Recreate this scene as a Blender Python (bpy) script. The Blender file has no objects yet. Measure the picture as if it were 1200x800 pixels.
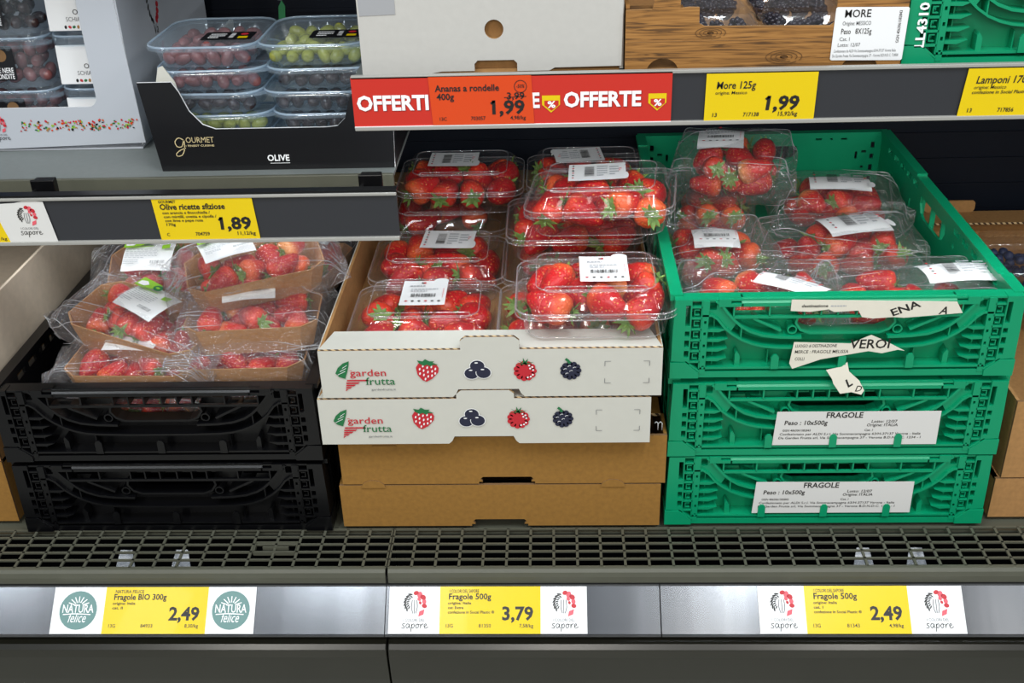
import bpy, math, random
import numpy as np
from mathutils import Matrix, Vector, Euler, noise
PI = math.pi
rad = math.radians
C = bpy.context.scene.collection
SC = bpy.context.scene

# ------------------------------------------------------------------ camera
PITCH, YAW, ROLL = 0.50434, -0.04491, 0.03224
fw = Vector((math.sin(YAW)*math.cos(PITCH), math.cos(YAW)*math.cos(PITCH), -math.sin(PITCH)))
rt = Vector((math.cos(YAW), -math.sin(YAW), 0))
up = rt.cross(fw)
rt2 = math.cos(ROLL)*rt - math.sin(ROLL)*up
up2 = math.sin(ROLL)*rt + math.cos(ROLL)*up
cam = bpy.data.cameras.new('camera'); camo = bpy.data.objects.new('camera', cam); C.objects.link(camo)
cam.sensor_width = 36; cam.lens = 36*1294/1200; cam.clip_start = 0.05
m3 = Matrix((rt2, up2, -fw)).transposed()
camo.matrix_world = Matrix.Translation((0, 0, 1.5)) @ m3.to_4x4()
SC.camera = camo

# ------------------------------------------------------------------ world, lamps, exposure
W = bpy.data.worlds.new('world'); SC.world = W; W.use_nodes = True
bg = W.node_tree.nodes['Background']; bg.inputs[0].default_value = (0.78, 0.88, 1.0, 1); bg.inputs[1].default_value = 0.42
SC.view_settings.view_transform = 'Standard'; SC.view_settings.look = 'None'
SC.view_settings.gamma = 1; SC.view_settings.use_curve_mapping = False
SC.view_settings.exposure = -0.28
SC.cycles.transparent_max_bounces = 48
SC.cycles.max_bounces = 10
SC.cycles.caustics_reflective = False; SC.cycles.caustics_refractive = False
def area(name, loc, target, sx, sy, e, col=(1, .97, .92)):
    l = bpy.data.lights.new(name, 'AREA'); l.shape = 'RECTANGLE'; l.size = sx; l.size_y = sy; l.energy = e; l.color = col
    o = bpy.data.objects.new(name, l); C.objects.link(o); o.location = loc
    o.rotation_euler = (Vector(target)-Vector(loc)).to_track_quat('-Z', 'Y').to_euler()
    return o
COOL = (.90, .96, 1.0); WARM = (1.0, .96, .88)
for lx, ly, sx, sy, e, c in ((-.50, -.95, .20, 1.0, 5, WARM), (.65, -.95, .20, 1.0, 5, WARM), (-1.75, -.95, .20, 1.0, 4, WARM), (1.9, -.95, .20, 1.0, 4, WARM),
                             (-1.9, .05, .20, 1.0, 27, COOL), (-.72, .05, .20, 1.0, 27, COOL), (.64, .05, .20, 1.0, 27, COOL), (1.9, .05, .20, 1.0, 27, COOL)):
    area('ceiling_lamp', (lx, ly, 3.0), (lx*.9, ly+.30, 0), sx, sy, e, c)
for lx in (-1.6, 0, 1.6): area('ceiling_lamp', (lx, -3.4, 2.9), (lx*.5, -1.2, .6), .22, 1.2, 38, WARM)
area('added_shelf_fill', (.45, 1.185, 1.1240), (.45, 1.60, .86), 1.30, .012, 3.2, COOL)  # added fill under the upper shelf, brightens the dark interior
area('added_shelf_fill', (-.62, 1.310, 1.0000), (-.62, 1.50, .82), .80, .012, .5, COOL)  # weaker added fill for the back of the black crate

# ------------------------------------------------------------------ materials
def s2l(c): return tuple((x/255/12.92 if x/255 <= .04045 else ((x/255+.055)/1.055)**2.4) for x in c)
MATS = {}
def mat(name, rgb, rough=.5, metal=0, spec=.5, coat=0, noise_amt=0, noise_scale=40, bump=0, bump_scale=200, stretch=None):
    m = bpy.data.materials.new(name); m.use_nodes = True; nt = m.node_tree; b = nt.nodes['Principled BSDF']
    col = (*s2l(rgb), 1)
    b.inputs['Base Color'].default_value = col; b.inputs['Roughness'].default_value = rough
    b.inputs['Metallic'].default_value = metal; b.inputs['Specular IOR Level'].default_value = spec
    b.inputs['Coat Weight'].default_value = coat
    if noise_amt or bump:
        tc = nt.nodes.new('ShaderNodeTexCoord'); mp = nt.nodes.new('ShaderNodeMapping')
        nt.links.new(tc.outputs['Object'], mp.inputs[0])
        if stretch: mp.inputs['Scale'].default_value = stretch
    if noise_amt:
        n = nt.nodes.new('ShaderNodeTexNoise'); n.inputs['Scale'].default_value = noise_scale; n.inputs['Detail'].default_value = 5
        nt.links.new(mp.outputs[0], n.inputs[0])
        r = nt.nodes.new('ShaderNodeValToRGB')
        r.color_ramp.elements[0].position = .3; r.color_ramp.elements[1].position = .7
        r.color_ramp.elements[0].color = (*[c*(1-noise_amt) for c in col[:3]], 1)
        r.color_ramp.elements[1].color = (*[min(1, c*(1+noise_amt)) for c in col[:3]], 1)
        nt.links.new(n.outputs[0], r.inputs[0]); nt.links.new(r.outputs[0], b.inputs['Base Color'])
    if bump:
        n2 = nt.nodes.new('ShaderNodeTexNoise'); n2.inputs['Scale'].default_value = bump_scale; n2.inputs['Detail'].default_value = 3
        nt.links.new(mp.outputs[0], n2.inputs[0])
        bm = nt.nodes.new('ShaderNodeBump'); bm.inputs['Strength'].default_value = bump; bm.inputs['Distance'].default_value = .002
        nt.links.new(n2.outputs[0], bm.inputs['Height']); nt.links.new(bm.outputs[0], b.inputs['Normal'])
    MATS[name] = m
    return m
def clear(name, tint=(1, 1, 1), haze=.03, rough=.05, bump=0, bscale=60, hazecol=(.9, .9, .93), ior=1.5, gain=1.0):
    """thin clear sheet: see-through, with its own mirror-like reflection and a little milkiness"""
    m = bpy.data.materials.new(name); m.use_nodes = True; nt = m.node_tree; nt.nodes.clear()
    out = nt.nodes.new('ShaderNodeOutputMaterial'); tr = nt.nodes.new('ShaderNodeBsdfTransparent'); tr.inputs[0].default_value = (*tint, 1)
    gl = nt.nodes.new('ShaderNodeBsdfGlossy'); gl.inputs['Roughness'].default_value = rough; gl.inputs['Color'].default_value = (1, 1, 1, 1)
    df = nt.nodes.new('ShaderNodeBsdfDiffuse'); df.inputs[0].default_value = (*hazecol, 1)
    tl = nt.nodes.new('ShaderNodeBsdfTranslucent'); tl.inputs[0].default_value = (*hazecol, 1)
    dm = nt.nodes.new('ShaderNodeMixShader'); nt.links.new(df.outputs[0], dm.inputs[1]); nt.links.new(tl.outputs[0], dm.inputs[2])
    m1 = nt.nodes.new('ShaderNodeMixShader'); m1.inputs[0].default_value = haze
    nt.links.new(tr.outputs[0], m1.inputs[1]); nt.links.new(dm.outputs[0], m1.inputs[2])
    fr = nt.nodes.new('ShaderNodeLayerWeight'); fr.inputs[0].default_value = .5
    pw = nt.nodes.new('ShaderNodeMath'); pw.operation = 'POWER'; pw.inputs[1].default_value = 4
    nt.links.new(fr.outputs['Facing'], pw.inputs[0])
    mu = nt.nodes.new('ShaderNodeMath'); mu.operation = 'MULTIPLY_ADD'; mu.inputs[1].default_value = .40*gain; mu.inputs[2].default_value = .045*gain; mu.use_clamp = True
    nt.links.new(pw.outputs[0], mu.inputs[0])
    m2 = nt.nodes.new('ShaderNodeMixShader'); nt.links.new(mu.outputs[0], m2.inputs[0])
    nt.links.new(m1.outputs[0], m2.inputs[1]); nt.links.new(gl.outputs[0], m2.inputs[2])
    nt.links.new(m2.outputs[0], out.inputs[0])
    if bump:
        tc = nt.nodes.new('ShaderNodeTexCoord')
        n = nt.nodes.new('ShaderNodeTexNoise'); n.inputs['Scale'].default_value = bscale; n.inputs['Detail'].default_value = 2; n.inputs['Distortion'].default_value = 1.6
        v = nt.nodes.new('ShaderNodeTexVoronoi'); v.inputs['Scale'].default_value = bscale*.9; v.feature = 'DISTANCE_TO_EDGE'
        nt.links.new(tc.outputs['Object'], n.inputs[0]); nt.links.new(n.outputs[1], v.inputs[0]) if False else nt.links.new(tc.outputs['Object'], v.inputs[0])
        ad = nt.nodes.new('ShaderNodeMath'); ad.operation = 'MULTIPLY_ADD'; ad.inputs[1].default_value = .55
        nt.links.new(v.outputs['Distance'], ad.inputs[0]); nt.links.new(n.outputs[0], ad.inputs[2])
        bm = nt.nodes.new('ShaderNodeBump'); bm.inputs['Strength'].default_value = bump; bm.inputs['Distance'].default_value = .006
        nt.links.new(ad.outputs[0], bm.inputs['Height'])
        for s in (gl, df): nt.links.new(bm.outputs[0], s.inputs['Normal'])
    MATS[name] = m
    return m
mat('green', (0, 144, 98), .38, noise_amt=.06, noise_scale=9)
mat('black', (6, 6, 8), .32, spec=.45)
mat('kraft', (166, 122, 72), .85, noise_amt=.10, noise_scale=160, bump=.08)
mat('kraft_brown', (146, 104, 42), .85, noise_amt=.10, noise_scale=160, bump=.08)
mat('kraft_lit', (216, 198, 176), .85, noise_amt=.05, noise_scale=90)  # kraft made paler, the light it reflects put into its colour
mat('wood_dark', (92, 60, 24), .6)
mat('kraft_dark', (122, 90, 56), .9)
mat('kraft_tray', (178, 128, 78), .7, noise_amt=.10, noise_scale=220)
mat('carton_white', (200, 198, 188), .6, noise_amt=.015, noise_scale=60)
mat('carton_shaded', (184, 188, 195), .6)  # white card with the cool shade of the shelf put into its colour
mat('carton_gray', (188, 185, 179), .75, noise_amt=.02, noise_scale=120, bump=.10, bump_scale=90)
mat('paper', (238, 238, 238), .45)
mat('paper_gray', (214, 212, 208), .6)
mat('old_paper', (222, 216, 200), .7, noise_amt=.03)
mat('yellow', (228, 196, 2), .25, coat=.2)
mat('orange', (216, 70, 20), .25, coat=.2)
mat('red', (200, 46, 34), .25, coat=.2)
mat('ink', (26, 24, 22), .5)
mat('ink_gray', (110, 110, 112), .6)
mat('ink_pale', (170, 172, 176), .6)
mat('print_red', (192, 36, 48), .5)
mat('print_green', (30, 110, 62), .5)
mat('print_pink', (226, 92, 104), .5)
mat('print_navy', (34, 36, 58), .5)
mat('lime', (140, 190, 50), .5)
mat('teal', (96, 134, 130), .4)
mat('gold', (205, 186, 140), .45)
mat('white_ink', (246, 246, 246), .5)
mat('shadow_ink', (150, 30, 26), .5)
mat('card_black', (15, 15, 18), .35)
mat('olive_metal', (82, 82, 70), .42, noise_amt=.04)
mat('shelf_metal', (112, 117, 115), .45, noise_amt=.04, noise_scale=120)
mat('rail_dark', (44, 45, 49), .4, coat=.15)
mat('rail_edge', (158, 156, 150), .35)
mat('rail_aluminium', (110, 112, 116), .20, metal=.85, noise_amt=.22, noise_scale=3, stretch=(6, .2, 1))
mat('bumper', (46, 46, 38), .24, spec=.7)
mat('navy', (5, 12, 24), .5, spec=.25)
mat('steel', (200, 204, 210), .25, metal=.8)
mat('tape', (160, 160, 162), .35)
mat('leaf', (112, 144, 66), .55, noise_amt=.35, noise_scale=120)
mat('olive_green', (158, 158, 70), .2, noise_amt=.2, noise_scale=60)
mat('olive_purple', (126, 74, 72), .18, noise_amt=.3, noise_scale=60)
mat('olive_black', (56, 38, 36), .18, noise_amt=.3, noise_scale=60)
mat('berry_black', (30, 22, 34), .15)
mat('berry_blue', (52, 62, 98), .5, noise_amt=.25, noise_scale=80)
mat('floor_tile', (150, 148, 140), .3, noise_amt=.05)
mat('blue_label', (60, 120, 200), .5)
clear('pet', haze=.025, rough=.07, gain=1.)
clear('pet_edge', haze=.22, rough=.08, gain=2.)
clear('pet_blue', tint=(.93, .97, 1.), haze=.14, rough=.09, hazecol=(.78, .90, 1.), gain=1.0)
clear('film', haze=.06, rough=.09, bump=.9, bscale=80, gain=1.5)
clear('tub_rim', tint=(.9, .95, 1.), haze=.5, rough=.10, hazecol=(.74, .88, 1.), gain=2.)
clear('film_crease_glint', haze=.42, rough=.15, gain=3.)  # film folds, with highlight streaks put in as milky white
clear('film_bag', haze=.08, rough=.10, bump=1.0, bscale=95, hazecol=(.95, .91, .95), gain=1.5)

def berry_mat(name, c_tip, c_mid, c_top, mid, top):
    m = bpy.data.materials.new(name); m.use_nodes = True; nt = m.node_tree; b = nt.nodes['Principled BSDF']
    tc = nt.nodes.new('ShaderNodeTexCoord'); sp = nt.nodes.new('ShaderNodeSeparateXYZ'); nt.links.new(tc.outputs['Generated'], sp.inputs[0])
    n = nt.nodes.new('ShaderNodeTexNoise'); n.inputs['Scale'].default_value = 55; nt.links.new(tc.outputs['Object'], n.inputs[0])
    ma = nt.nodes.new('ShaderNodeMath'); ma.operation = 'MULTIPLY_ADD'; ma.inputs[1].default_value = .22
    nt.links.new(n.outputs[0], ma.inputs[0]); nt.links.new(sp.outputs['Z'], ma.inputs[2])
    r = nt.nodes.new('ShaderNodeValToRGB'); e = r.color_ramp.elements
    e[0].position = 0; e[0].color = (*s2l(c_tip), 1); e[1].position = mid; e[1].color = (*s2l(c_mid), 1)
    x = e.new(top); x.color = (*s2l(c_top), 1); nt.links.new(ma.outputs[0], r.inputs[0])
    v = nt.nodes.new('ShaderNodeTexVoronoi'); v.inputs['Scale'].default_value = 250; nt.links.new(tc.outputs['Object'], v.inputs[0])
    r2 = nt.nodes.new('ShaderNodeValToRGB'); r2.color_ramp.elements[0].position = .14; r2.color_ramp.elements[1].position = .26
    r2.color_ramp.elements[0].color = (1, 1, 1, 1); r2.color_ramp.elements[1].color = (0, 0, 0, 1); nt.links.new(v.outputs['Distance'], r2.inputs[0])
    mx = nt.nodes.new('ShaderNodeMix'); mx.data_type = 'RGBA'; nt.links.new(r2.outputs[0], mx.inputs[0])
    nt.links.new(r.outputs[0], mx.inputs[6]); mx.inputs[7].default_value = (*s2l((236, 150, 74)), 1)
    nt.links.new(mx.outputs[2], b.inputs['Base Color'])
    bm = nt.nodes.new('ShaderNodeBump'); bm.inputs['Strength'].default_value = .9; bm.inputs['Distance'].default_value = .0022
    sm = nt.nodes.new('ShaderNodeMath'); sm.operation = 'MINIMUM'; sm.inputs[1].default_value = .5; nt.links.new(v.outputs['Distance'], sm.inputs[0])
    nt.links.new(sm.outputs[0], bm.inputs['Height']); nt.links.new(bm.outputs[0], b.inputs['Normal'])
    b.inputs['Roughness'].default_value = .30; b.inputs['Specular IOR Level'].default_value = .35
    MATS[name] = m
berry_mat('berry_red', (166, 8, 16), (176, 10, 18), (212, 54, 32), .80, 1.12)
berry_mat('berry_bright', (184, 10, 16), (196, 18, 20), (224, 92, 44), .70, 1.12)
berry_mat('berry_pale', (196, 16, 20), (208, 36, 26), (234, 156, 92), .68, 1.16)

def wood_mat():
    m = bpy.data.materials.new('wood_print'); m.use_nodes = True; nt = m.node_tree; b = nt.nodes['Principled BSDF']
    tc = nt.nodes.new('ShaderNodeTexCoord'); mp = nt.nodes.new('ShaderNodeMapping'); nt.links.new(tc.outputs['Object'], mp.inputs[0])
    mp.inputs['Scale'].default_value = (7, 7, 150)
    n = nt.nodes.new('ShaderNodeTexNoise'); n.inputs['Scale'].default_value = 2.2; n.inputs['Detail'].default_value = 6; n.inputs['Distortion'].default_value = 1.2
    nt.links.new(mp.outputs[0], n.inputs[0])
    r = nt.nodes.new('ShaderNodeValToRGB'); e = r.color_ramp.elements
    e[0].position = .34; e[0].color = (*s2l((84, 54, 20)), 1); e[1].position = .64; e[1].color = (*s2l((168, 118, 58)), 1)
    x = e.new(.46); x.color = (*s2l((142, 96, 42)), 1)
    nt.links.new(n.outputs[0], r.inputs[0]); nt.links.new(r.outputs[0], b.inputs['Base Color']); b.inputs['Roughness'].default_value = .6
    MATS['wood_print'] = m
wood_mat()
def flute_mat():
    m = bpy.data.materials.new('flute'); m.use_nodes = True; nt = m.node_tree; b = nt.nodes['Principled BSDF']
    tc = nt.nodes.new('ShaderNodeTexCoord'); w = nt.nodes.new('ShaderNodeTexWave'); w.bands_direction = 'DIAGONAL'; w.inputs['Scale'].default_value = 70
    nt.links.new(tc.outputs['Object'], w.inputs[0]); r = nt.nodes.new('ShaderNodeValToRGB'); nt.links.new(w.outputs[0], r.inputs[0])
    r.color_ramp.elements[0].color = (*s2l((70, 50, 32)), 1); r.color_ramp.elements[1].color = (*s2l((206, 176, 130)), 1)
    r.color_ramp.elements[0].position = .35; r.color_ramp.elements[1].position = .6
    nt.links.new(r.outputs[0], b.inputs['Base Color']); b.inputs['Roughness'].default_value = .9
    MATS['flute'] = m
flute_mat()

# ------------------------------------------------------------------ mesh helpers
class MB:
    def __init__(s): s.v = []; s.f = []; s.m = []; s.s = []; s.mats = []
    def mi(s, name):
        if name not in s.mats: s.mats.append(name)
        return s.mats.index(name)
    def add(s, vs, fs, m, M=None, smooth=False):
        k = len(s.v); i = s.mi(m)
        s.v += [tuple(M @ Vector(p)) for p in vs] if M is not None else [tuple(p) for p in vs]
        for f in fs: s.f.append(tuple(a+k for a in f)); s.m.append(i); s.s.append(smooth)
        return s
    def box(s, x0, x1, y0, y1, z0, z1, m, M=None):
        vs = [(x, y, z) for z in (z0, z1) for y in (y0, y1) for x in (x0, x1)]
        return s.add(vs, [(0, 2, 3, 1), (4, 5, 7, 6), (0, 1, 5, 4), (2, 6, 7, 3), (0, 4, 6, 2), (1, 3, 7, 5)], m, M)
    def prism(s, pts, z0, z1, m, M=None):
        n = len(pts); vs = [(x, y, z0) for x, y in pts]+[(x, y, z1) for x, y in pts]
        fs = [tuple(range(n))[::-1], tuple(range(n, 2*n))]+[(i, (i+1) % n, n+(i+1) % n, n+i) for i in range(n)]
        return s.add(vs, fs, m, M)
    def plate(s, outer, holes, z0, z1, m, M=None, edge=None):
        """flat sheet with holes, from z0 to z1"""
        c = bpy.data.curves.new('sheet', 'CURVE'); c.dimensions = '2D'; c.fill_mode = 'NONE' if False else 'BOTH'; c.extrude = abs(z1-z0)/2
        for pts in [outer]+list(holes):
            sp = c.splines.new('POLY'); sp.points.add(len(pts)-1); sp.use_cyclic_u = True
            for p, q in zip(sp.points, pts): p.co = (q[0], q[1], 0, 1)
        o = bpy.data.objects.new('sheet', c); me = bpy.data.meshes.new_from_object(o)
        zc = (z0+z1)/2; vs = [(v.co.x, v.co.y, v.co.z+zc) for v in me.vertices]
        fa = []; fe = []
        for p in me.polygons: (fe if abs(p.normal.z) < .5 else fa).append(tuple(p.vertices))
        if edge: s.add(vs, fa, m, M); s.add(vs, fe, edge, M)
        else: s.add(vs, fa+fe, m, M)
        bpy.data.objects.remove(o); bpy.data.curves.remove(c); bpy.data.meshes.remove(me)
        return s
    def ribbon(s, pts, t, z0, z1, m, M=None):
        n = len(pts); L = []; R = []
        for i, p in enumerate(pts):
            a = Vector(pts[max(0, i-1)]); b = Vector(pts[min(n-1, i+1)]); d = (b-a).normalized(); nn = Vector((-d.y, d.x))*t/2
            L.append(tuple(Vector(p)+nn)); R.append(tuple(Vector(p)-nn))
        vs = [(x, y, z) for q in (L, R) for z in (z0, z1) for x, y in q]; fs = []
        for i in range(n-1):
            a, b, c, d = i, n+i, 2*n+i, 3*n+i
            fs += [(a, a+1, b+1, b), (c, d, d+1, c+1), (b, b+1, d+1, d), (a, c, c+1, a+1)]
        fs += [(0, n, 3*n, 2*n), (n-1, 3*n-1, 4*n-1, 2*n-1)]
        return s.add(vs, fs, m, M)
    def tube(s, pts, r, m, seg=8, closed=False, M=None):
        P = [Vector(p) for p in pts]; n = len(P); vs = []; fs = []
        for i in range(n):
            a = P[(i-1) % n] if closed or i > 0 else P[0]; b = P[(i+1) % n] if closed or i < n-1 else P[-1]
            d = (b-a).normalized(); u = d.orthogonal().normalized() if abs(d.z) > .9 else d.cross(Vector((0, 0, 1))).normalized(); w = d.cross(u)
            rr = r[i] if isinstance(r, (list, tuple)) else r
            vs += [tuple(P[i]+rr*(math.cos(2*PI*k/seg)*u+math.sin(2*PI*k/seg)*w)) for k in range(seg)]
        for i in range(n if closed else n-1):
            j = (i+1) % n
            fs += [(i*seg+k, i*seg+(k+1) % seg, j*seg+(k+1) % seg, j*seg+k) for k in range(seg)]
        if not closed: fs += [tuple(range(seg))[::-1], tuple((n-1)*seg+k for k in range(seg))]
        return s.add(vs, fs, m, M, True)
    def loft(s, rings, m, M=None, cap0=True, cap1=True, smooth=True):
        n = len(rings[0]); vs = [p for r in rings for p in r]; fs = []
        for i in range(len(rings)-1):
            fs += [(i*n+k, i*n+(k+1) % n, (i+1)*n+(k+1) % n, (i+1)*n+k) for k in range(n)]
        s.add(vs, fs, m, M, smooth)
        if cap0: s.add(rings[0], [tuple(range(n))[::-1]], m, M)
        if cap1: s.add(rings[-1], [tuple(range(n))], m, M)
        return s
    def lathe(s, prof, m, seg=16, M=None, smooth=True):
        rings = [[(r*math.cos(2*PI*k/seg), r*math.sin(2*PI*k/seg), z) for k in range(seg)] for r, z in prof]
        return s.loft(rings, m, M, True, True, smooth)
    def one_flag(s, x, y, h, z): return s.poly([(x+.0028, y+h), (x+.0006, y+h), (x-.0022, y+h-.0022), (x-.0012, y+h-.0042), (x+.0028, y+h-.0020)], 'ink', z)
    def text(s, t, x, y, h, m, bold=0., shear=0., w=None, align='L', z=.0006, M=None, vert=False):
        c = bpy.data.curves.new('writing', 'FONT'); c.body = t; c.size = 1; c.offset = bold; c.shear = shear; c.resolution_u = 2
        o = bpy.data.objects.new('writing', c); me = bpy.data.meshes.new_from_object(o)
        vs = [v.co.copy() for v in me.vertices]; fs = [tuple(p.vertices) for p in me.polygons]
        bpy.data.objects.remove(o); bpy.data.curves.remove(c); bpy.data.meshes.remove(me)
        if not vs: return s
        x0 = min(v.x for v in vs); x1 = max(v.x for v in vs); k = 1.25*h/.70; kx = (w/(x1-x0)) if w else k
        off = {'L': 0, 'C': -(x1-x0)/2, 'R': -(x1-x0)}[align]
        P = [((v.x-x0+off)*kx, v.y*k) for v in vs]
        if vert: P = [(-b, a) for a, b in P]
        return s.add([(x+a, y+b, z) for a, b in P], fs, m, M)
    def lines(s, x, y, w, h, n, m, z=.0006, fill=.45, seed=0, M=None):
        """rows of small print, too small to read"""
        r = random.Random(seed)
        for i in range(n):
            yy = y+h-(i+.7)*h/n; xx = x; end = x+w*(1 if i < n-1 else r.uniform(.4, .8))
            while xx < end:
                L = min(r.uniform(.04, .12)*w+.0008, end-xx)
                s.add([(xx, yy, z), (xx+L, yy, z), (xx+L, yy+h/n*fill, z), (xx, yy+h/n*fill, z)], [(0, 1, 2, 3)], m, M); xx += L+.03*w
        return s
    def bars(s, x, y, w, h, m, z=.0006, seed=0, vert=False, M=None):
        r = random.Random(seed); t = 0; L = h if vert else w
        while t < L:
            a = r.choice((.004, .008, .012))*L*2; a = min(a, L-t)
            q = (x, x+w, y+t, y+t+a) if vert else (x+t, x+t+a, y, y+h)
            s.add([(q[0], q[2], z), (q[1], q[2], z), (q[1], q[3], z), (q[0], q[3], z)], [(0, 1, 2, 3)], m, M); t += a+r.choice((.005, .009, .014))*L*2
        return s
    def disc(s, x, y, rx, m, ry=None, z=.0006, n=14, rot=0, M=None):
        ry = ry or rx; c, q = math.cos(rot), math.sin(rot)
        P = [(rx*math.cos(2*PI*k/n), ry*math.sin(2*PI*k/n)) for k in range(n)]
        return s.add([(x+a*c-b*q, y+a*q+b*c, z) for a, b in P], [tuple(range(n))], m, M)
    def poly(s, pts, m, z=.0006, M=None): return s.add([(x, y, z) for x, y in pts], [tuple(range(len(pts)))], m, M)
    def stroke(s, pts, t, m, z=.0006, M=None, sm=4):
        # smooth flat pen stroke
        P = [Vector(p) for p in pts]; Q = []
        for i in range(len(P)-1):
            a, b, c, d = P[max(0, i-1)], P[i], P[i+1], P[min(len(P)-1, i+2)]
            for k in range(sm):
                u = k/sm; Q.append(.5*((2*b)+(c-a)*u+(2*a-5*b+4*c-d)*u*u+(3*b-a-3*c+d)*u**3))
        Q.append(P[-1]); n = len(Q); vs = []
        for i in range(n):
            d = (Q[min(n-1, i+1)]-Q[max(0, i-1)]); d = d.normalized() if d.length else Vector((1, 0)); nn = Vector((-d.y, d.x))*t/2
            vs += [(*(Q[i]+nn), z), (*(Q[i]-nn), z)]
        return s.add(vs, [(2*i, 2*i+1, 2*i+3, 2*i+2) for i in range(n-1)], m, M)
    def build(s, name, parent=None, loc=(0, 0, 0), rot=(0, 0, 0), bevel=0, subsurf=0):
        me = bpy.data.meshes.new(name); me.from_pydata(s.v, [], s.f)
        for m in s.mats: me.materials.append(MATS[m])
        me.polygons.foreach_set('material_index', s.m); me.polygons.foreach_set('use_smooth', s.s); me.update()
        o = bpy.data.objects.new(name, me); C.objects.link(o); o.location = loc; o.rotation_euler = rot
        if parent: o.parent = parent
        if bevel:
            b = o.modifiers.new('bevel', 'BEVEL'); b.width = bevel; b.segments = 2; b.limit_method = 'ANGLE'; b.angle_limit = rad(50)
        if subsurf:
            b = o.modifiers.new('sub', 'SUBSURF'); b.levels = subsurf; b.render_levels = subsurf
        return o
def tag(o, label, cat, group=None):
    o['label'] = label; o['category'] = cat
    if group: o['group'] = group
    return o
def thing(name, label, cat, loc=(0, 0, 0), rot=(0, 0, 0), group=None):
    o = bpy.data.objects.new(name, None); C.objects.link(o); o.empty_display_size = .02
    o.location = loc; o.rotation_euler = rot
    return tag(o, label, cat, group)
def structure(o): o['kind'] = 'structure'; return o
FRONT = (PI/2, 0, 0)            # local x = right, local y = up, local z = towards the shopper
MF = Matrix.Rotation(PI/2, 4, 'X')
def copy_tree(o, loc=None, rot=None, label=None, group=None):
    c = o.copy(); C.objects.link(c)
    if loc is not None: c.location = loc
    if rot is not None: c.rotation_euler = rot
    if label: c['label'] = label
    if group: c['group'] = group
    for ch in o.children:
        d = ch.copy(); C.objects.link(d); d.parent = c
        for g in ch.children:
            e = g.copy(); C.objects.link(e); e.parent = d
    return c
def rrect(w, d, r, z, nc=6, ne=8, amp=0, kw=5, cx=0, cy=0):
    """rounded rectangle ring; amp gives it moulded ribs"""
    P = []; w /= 2; d /= 2
    corners = [((w-r), (d-r), 0), (-(w-r), (d-r), 90), (-(w-r), -(d-r), 180), ((w-r), -(d-r), 270)]
    for i, (x, y, a) in enumerate(corners):
        for k in range(nc):
            t = rad(a+90*k/(nc-1)); P.append((x+r*math.cos(t), y+r*math.sin(t), math.cos(t), math.sin(t)))
        x2, y2, a2 = corners[(i+1) % 4]
        t = rad(a+90); p = (x+r*math.cos(t), y+r*math.sin(t)); q = (x2+r*math.cos(t), y2+r*math.sin(t))
        for k in range(1, ne+1):
            f = k/(ne+1); P.append((p[0]+(q[0]-p[0])*f, p[1]+(q[1]-p[1])*f, math.cos(t), math.sin(t)))
    out = []
    for i, (x, y, nx, ny) in enumerate(P):
        a = amp*(1 if (i % 4) < 2 else -1) if amp else 0
        out.append((cx+x+nx*a, cy+y+ny*a, z))
    return out
def rr2(x0, x1, y0, y1, r, n=5):
    P = []
    for cx, cy, a in ((x1-r, y1-r, 0), (x0+r, y1-r, 90), (x0+r, y0+r, 180), (x1-r, y0+r, 270)):
        P += [(cx+r*math.cos(rad(a+90*k/(n-1))), cy+r*math.sin(rad(a+90*k/(n-1)))) for k in range(n)]
    return P

# ------------------------------------------------------------------ setting
b = MB(); b.box(-3, 3, -4, 2.3, -.05, 0, 'floor_tile')
for i in range(-6, 7):
    b.box(i*.45-.004, i*.45+.004, -4, 2.3, 0, .0008, 'ink_gray')
for j in range(-8, 4): b.box(-3, 3, j*.45-.004, j*.45+.004, 0, .0008, 'ink_gray')
structure(b.build('floor'))
b = MB(); b.box(-1.6, 1.6, 1.80, 1.86, 0, 2.1, 'navy')
for k in range(18): b.box(-1.6, 1.6, 1.797, 1.8, .62+k*.045, .626+k*.045, 'navy')
structure(b.build('wall_back'))
for sx, n in ((-1, 'left'), (1, 'right')):
    b = MB(); b.box(sx*1.5-.02, sx*1.5+.02, 1.0, 1.8, 0, 2.1, 'navy'); structure(b.build('wall_'+n))
# case body: deck that carries the crates
t = thing('refrigerated_case_deck', 'dark deck of the refrigerated case under the crates', 'shelf', (0, 1.13, .594))
b = MB(); b.box(-1.45, 1.45, 0, .66, -.02, 0, 'olive_metal'); b.build('deck_sheet', t)
b = MB(); b.box(-1.45, 1.45, -.002, .01, -.5, -.02, 'navy'); b.build('riser', t)

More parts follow.
